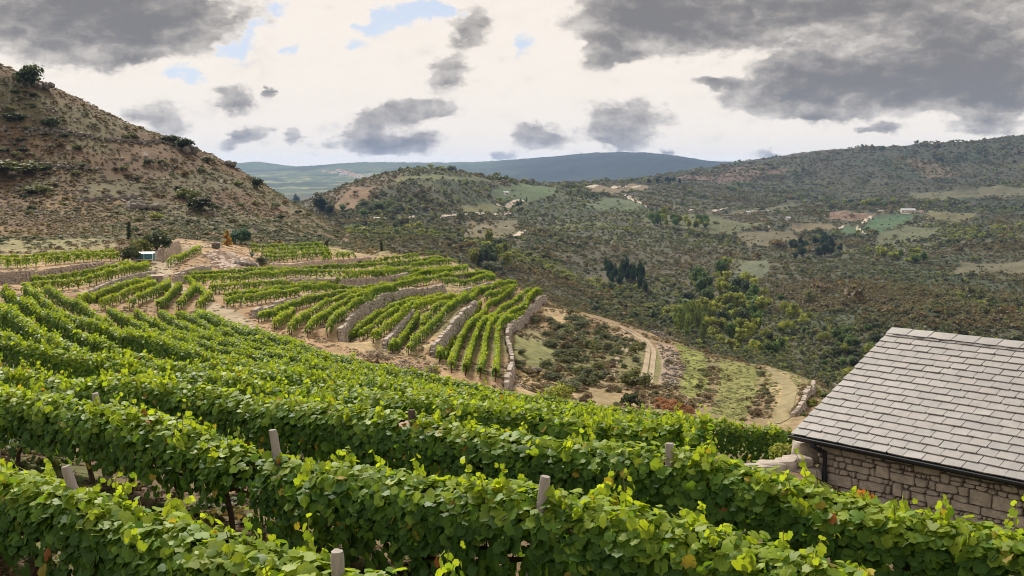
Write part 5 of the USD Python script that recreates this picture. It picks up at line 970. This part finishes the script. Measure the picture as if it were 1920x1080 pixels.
post((178, 737), OFF['B'], 1.55, (.13, .0), POSTWOOD, 'grey post rising just above the second vine row at the left'); post((511, 806), OFF['B'], 1.5, (.14, .0), POSTWOOD, 'leaning grey post standing clear in the gap of the second vine row')
post((1023, 893), OFF['B'] - .1, 1.4, (-.14, .0), POSTWOOD, 'split grey post with a wire round it in the middle of the second row'); post((772, 768), OFF['C'] - .1, 1.35, (.02, 0), DARKWOOD, 'dark brown post in the third vine row near the picture middle'); post((1255, 831), OFF['C'] - .1, 1.45, (.02, 0), POSTWOOD, 'grey post at the end of the mid rows, left of the boulders')

# ------------------------------------------------------------------ things on the terraces
TEAL = flat_mat('teal_panel', (.045, .15, .17), .5, .25, 3.0, .4); WHITE = flat_mat('white_metal', (.62, .64, .64), .5, .12, 2.0, .4); RUBBER = flat_mat('rubber', (.03, .03, .03), .8, .2)
p = hit(273, 492, 118); r = math.hypot(*p); z = float(H(*p)); W = 30 / FPX * r
t = thing('trailer', 'small teal box trailer with a white lid and frame beside the track', 'trailer', (p[0], p[1], z), math.radians(4))
hx, hy, z0, z1 = W / 2, W * .32, .42, W * .52
part('box', box((0, 0, (z0 + z1) / 2), (W, 2 * hy, z1 - z0)), TEAL, t)
part('lid', join([box((0, 0, z1 + .03), (W * 1.03, 2 * hy + .06, .06)), prism([(-hx, -hy, z1 + .06), (hx, -hy, z1 + .06), (hx, hy, z1 + .2), (-hx, hy, z1 + .2)], np.array([0, 0, -.03]))]), WHITE, t)
part('frame', join([box((sx * hx, sy * hy, z1 / 2), (.07, .07, z1 + .02)) for sx in (-1, 1) for sy in (-1, 1)] + [box((0, -hy - .02, z0), (W, .05, .07)), box((0, -hy - .02, (z0 + z1) / 2), (.06, .05, z1 - z0))]), WHITE, t)
for sx in (-.45, .45):
    m = trimesh.creation.torus(.24, .09, 20, 8); v = np.array(m.vertices); part('wheel', (np.stack([v[:, 0] + sx * hx, v[:, 2] - hy * .9, v[:, 1] + .3], 1), np.array(m.faces)), RUBBER, t, smooth=True)
part('drawbar', tube([(hx, 0, .45), (hx + .8, 0, .42)], .03, 6), WHITE, t)
p = hit(405, 466, 130); r = math.hypot(*p); z = float(H(*p)); R = 6 / FPX * r
t = thing('stone_well', 'low round stone well with a flat rim beside the orange conifer', 'well', (p[0], p[1], z))
rng = np.random.default_rng(70)
part('ring', join([placed_pebble(rng, (math.cos(a + c * .3) * R, math.sin(a + c * .3) * R, .12 + c * .22), (R * .7, .28, .25), a + c * .3 + math.pi / 2, .05) for c in range(4) for a in np.linspace(0, 6.28, 10)[:-1]]), ROCK, t)
m = trimesh.creation.annulus(R * .62, R * 1.28, .12); part('rim', (np.array(m.vertices) + [0, 0, .92], np.array(m.faces)), WALLSTONE, t)
part('cap_stone', placed_pebble(rng, (0, 0, 1.08), (R * 1.3, R * 1.1, .22), .3), ROCK, t)
p = hit(296, 538, 90); z = float(H(*p)); t = thing('stone_pier', 'pale square stone pier with flat coping at the end of the short wall', 'pier', (p[0], p[1], z), .2)
rng = np.random.default_rng(71)
part('stones', join([placed_pebble(rng, (sx * .3, sy * .3, .12 + k * .24), (.62, .62, .27), rng.integers(2) * 1.57, .03) for k in range(5) for sx in (-1, 1) for sy in (-1, 1)]), WALLSTONE, t, kind='stuff'); part('coping', box((0, 0, 1.32), (1.5, 1.4, .1)), PINKSTONE, t)
AGAVE = flat_mat('agave', (.16, .20, .17), .5, .2, 3.0, .3)
for u, v, w, lb in ((472, 482, 22, 'upper blue-grey agave on the rubble bank'), (474, 500, 20, 'lower blue-grey agave at the foot of the rubble bank')):
    p = hit(u, v, 130); r = math.hypot(*p); S = w / FPX * r * .55; t = thing('agave', lb, 'plant', (p[0], p[1], float(H(*p))), 0, None, S); rng = np.random.default_rng(u)
    for k in range(16):
        a = k * 2.4; e = rng.uniform(.35, 1.25); dx = np.array([math.cos(a) * math.cos(e), math.sin(a) * math.cos(e), math.sin(e)]); sd = np.array([-math.sin(a), math.cos(a), 0]) * .11
        q = [dx * .05, dx * .5 + [0, 0, .05], dx * 1.0]; v_ = np.array([q[0] - sd * .6, q[0] + sd * .6, q[1] + sd, q[1] - sd, q[2], q[1] + np.cross(dx, sd) * .0 - [0, 0, .06]]); part('blade', (v_, np.array([[0, 1, 5], [1, 2, 5], [0, 5, 3], [2, 4, 5], [5, 4, 3], [0, 3, 2], [0, 2, 1], [3, 4, 2]])), AGAVE, t)
def rubble(name, label, px, n, sr, rmin, seed, mat, cat='stones'):
    rng = np.random.default_rng(seed); pg = sg.Polygon(px); b = pg.bounds; ms = []
    while len(ms) < n:
        u, v = rng.uniform(b[0], b[2]), rng.uniform(b[1], b[3])
        if not pg.contains(sg.Point(u, v)): continue
        p = hit(u, v, rmin); s = rng.uniform(*sr) * rng.uniform(.5, 1.2); ms.append(placed_pebble(rng, (p[0], p[1], float(H(*p)) + s * .12), (s * 1.4, s, s * .8), rng.uniform(0, 6), .3))
    tag(part(name, join(ms), mat), label, cat, None, 'stuff')
rubble('rubble_bank', 'pinkish rubble spilling down the bank behind the broad wall', [(385, 478), (415, 470), (470, 492), (500, 515), (440, 515), (400, 500)], 230, (.35, 1.0), 115, 81, PINKSTONE)
rubble('scree', 'pale stones and debris on the strip right of the double track', [(1232, 645), (1262, 648), (1284, 690), (1270, 735), (1240, 725), (1246, 680)], 240, (.12, .36), 80, 82, ROCK)
rubble('hill_stones', 'loose grey stones strewn over the hillside on the left', [(0, 160), (180, 220), (400, 320), (620, 440), (300, 425), (0, 410)], 700, (.3, 1.0), 190, 83, ROCK)
for i, (px, lb) in enumerate([([(45, 243), (90, 246), (150, 254), (215, 263)], 'upper tumbled stone wall crossing the left hill'), ([(205, 262), (270, 268), (335, 272)], 'tumbled stone wall reaching the skyline rock on the left hill'), ([(80, 312), (130, 316), (180, 318)], 'lower tumbled stone wall on the left hill'), ([(150, 378), (210, 372), (262, 374)], 'tumbled stone wall left of the rock outcrop on the hill'), ([(1108, 586), (1180, 608), (1240, 632), (1300, 652)], 'crumbled stone edge along the crest of the spur')]):
    rng = np.random.default_rng(84 + i); line = resample(trace(px, 190 if i < 4 else 90), .45); ms = []
    for x, y in line:
        for k in range(rng.integers(1, 4)):
            s = rng.uniform(.4, .95) * (1 if i < 4 else .6); x2, y2 = x + rng.normal(0, .6), y + rng.normal(0, .6); ms.append(placed_pebble(rng, (x2, y2, float(H(x2, y2)) + s * .2 + k * .18), (s * 1.3, s * .9, s * .7), rng.uniform(0, 6), .3))
    w = thing('tumbled_wall', lb, 'wall'); part('stones', join(ms), ROCK, w, kind='stuff')
for u, v, w, h, rm, lb in ((266, 390, 50, 24, 190, 'grey rock outcrop in the middle of the left hill'), (84, 166, 30, 18, 200, 'dark rock outcrop beside the skyline tree at the upper left'), (347, 283, 30, 26, 240, 'jutting rock on the skyline of the left hill'), (430, 310, 26, 14, 240, 'small rocky knob on the skyline where the far hills begin'), (999, 698, 32, 16, 80, 'grey boulder heap in the dry grass right of the vineyard wall'), (452, 500, 40, 18, 130, 'pale boulders at the foot of the rubble bank')):
    p = hit(u, v, rm); r = math.hypot(*p); rng = np.random.default_rng(u + v); t = thing('rock_outcrop', lb, 'rock', (p[0], p[1], float(H(*p))))
    for k in range(16):
        b, f = slabstone(rng, np.array([w, w * .8, h * 1.3]) / FPX * r * rng.uniform(.18, .42)); b = b @ trimesh.transformations.euler_matrix(*rng.uniform(-.5, .5, 2), rng.uniform(0, 6))[:3, :3].T; part('boulder', (b + [rng.normal(0, w * .24) / FPX * r, rng.normal(0, w * .2) / FPX * r, h * rng.uniform(.02, .4) / FPX * r], f), ROCK, t, smooth=40)
# the dark shelter with a white sheet in the corner of the green plot
p = hit(1545, 722, 85); r = math.hypot(*p); t = thing('shelter', 'low dark lean-to with a white roof sheet at the far corner of the green plot', 'shelter', (p[0], p[1], float(H(*p))), -.35)
part('frame', join([box((sx, sy, .5), (.1, .1, 1.0)) for sx in (-1.1, 1.1) for sy in (-.6, .6)] + [box((0, .62, .5), (2.3, .06, 1.0))]), DARKWOOD, t); part('roof_sheet', prism([(-1.3, -.8, 1.02), (1.0, -.8, .86), (1.0, .8, 1.0), (-1.3, .8, 1.16)], np.array([0, 0, -.03])), WHITE, t)

# ------------------------------------------------------------------ buildings far off
def gable_house(name, label, cat, loc, rot, L, D, hgt, rise, wallm, roofm, group=None, nwin=3):
    t = thing(name, label, cat, loc, rot, group); l, d = L / 2, D / 2
    part('wall', join([box((0, 0, hgt / 2 - 1), (L, D, hgt + 2)), prism([(-l, -d, hgt), (-l, d, hgt), (-l, 0, hgt + rise)], np.array([L, 0, 0]))]), wallm, t)
    o = .35; up = rise / d
    part('roof', join([prism([(-l - o, sg_ * (d + o), hgt - up * o + .08), (l + o, sg_ * (d + o), hgt - up * o + .08), (l + o, 0, hgt + rise + .08), (-l - o, 0, hgt + rise + .08)], np.array([0, 0, .18])) for sg_ in (-1, 1)]), roofm, t)
    for k in range(nwin): part('window', box((-l + L * (k + .5) / nwin, -d - .02, hgt * .55), (L / nwin * .3, .08, hgt * .3)), GUTTER, t)
    part('door', box((l * .55, -d - .03, 1.0), (1.1, .08, 2.0)), DARKWOOD, t)
PLASTERV = flat_mat('white_plaster', (.8, .77, .72), .9, .06, .2, .2); PLASTER = flat_mat('pale_plaster', (.62, .57, .50), .9, .1, .5, .2); TIN = flat_mat('tin_roof', (.42, .44, .47), .5, .12, .5, .4); TILE = flat_mat('tile_roof', (.36, .20, .14), .85, .2, .5, .2); GREYR = flat_mat('grey_roof', (.22, .21, .21), .8, .2, .5, .2)
p = hit(1702, 399, 900); r = math.hypot(*p)
gable_house('farm_building', 'long pale farm building with a grey tin roof above the green field', 'building', (p[0], p[1], float(H(*p))), -.1, 24 / FPX * r, 7.5, 3.8, 2.2, PLASTER, TIN, nwin=4)
p = hit(1726, 400, 900); gable_house('shed', 'small pale shed right of the farm building', 'shed', (p[0], p[1], float(H(*p))), .3, 6, 5, 2.6, 1.2, PLASTER, TILE, nwin=1)
vil = [(608, 322), (620, 325), (628, 325), (634, 321), (639, 322), (643, 326), (648, 327), (653, 329), (657, 329), (661, 330), (665, 331), (670, 332), (672, 330), (677, 333), (660, 327), (645, 323), (688, 334), (693, 332), (682, 334), (651, 325), (796, 325), (800, 327), (640, 329), (668, 334), (776, 328)]
rng = np.random.default_rng(95)
for u, v in vil:
    p = hit(u, v, 4300); gable_house('village_house', 'tiny pale house of the village on the distant blue hill', 'house', (p[0], p[1], float(H(*p))), rng.uniform(-.6, .6), rng.uniform(15, 26), 12, rng.uniform(7, 10), 3, PLASTERV, (TILE, GREYR)[rng.integers(2)], 'houses of the distant village', 2)
for u, v, rm, lb in ((1402, 402, 600, 'lone tiny white hut on the slope below the road'), (948, 366, 600, 'lone tiny white hut in the upper fields'), (1477, 413, 600, 'white shed beside the winding path on the right slope')):
    p = hit(u, v, rm); gable_house('hut', lb, 'hut', (p[0], p[1], float(H(*p))), .4, 6, 5, 3, 1.4, PLASTER, TIN, nwin=1)

# ------------------------------------------------------------------ the air
g = G(); vol = g.add('principled_volume', None, color=(.34, .56, 1.0), density=HAZE, anisotropy=0.2) + '.volume'
HAZEM = g.make('/World/Looks/haze', volume=vol)
zt = max(float(GRID.max()), 5.0) + 30
m = trimesh.creation.box((24000, 24000, zt + 120)); v = np.array(m.vertices); v[:, 2] += (zt - 120) / 2
hz = part('haze', (v, np.array(m.faces)), HAZEM); tag(hz, 'thin blue air between the camera and the far hills', 'haze', None, 'stuff')
print('haze top', zt, 'ground min', GRID.min())
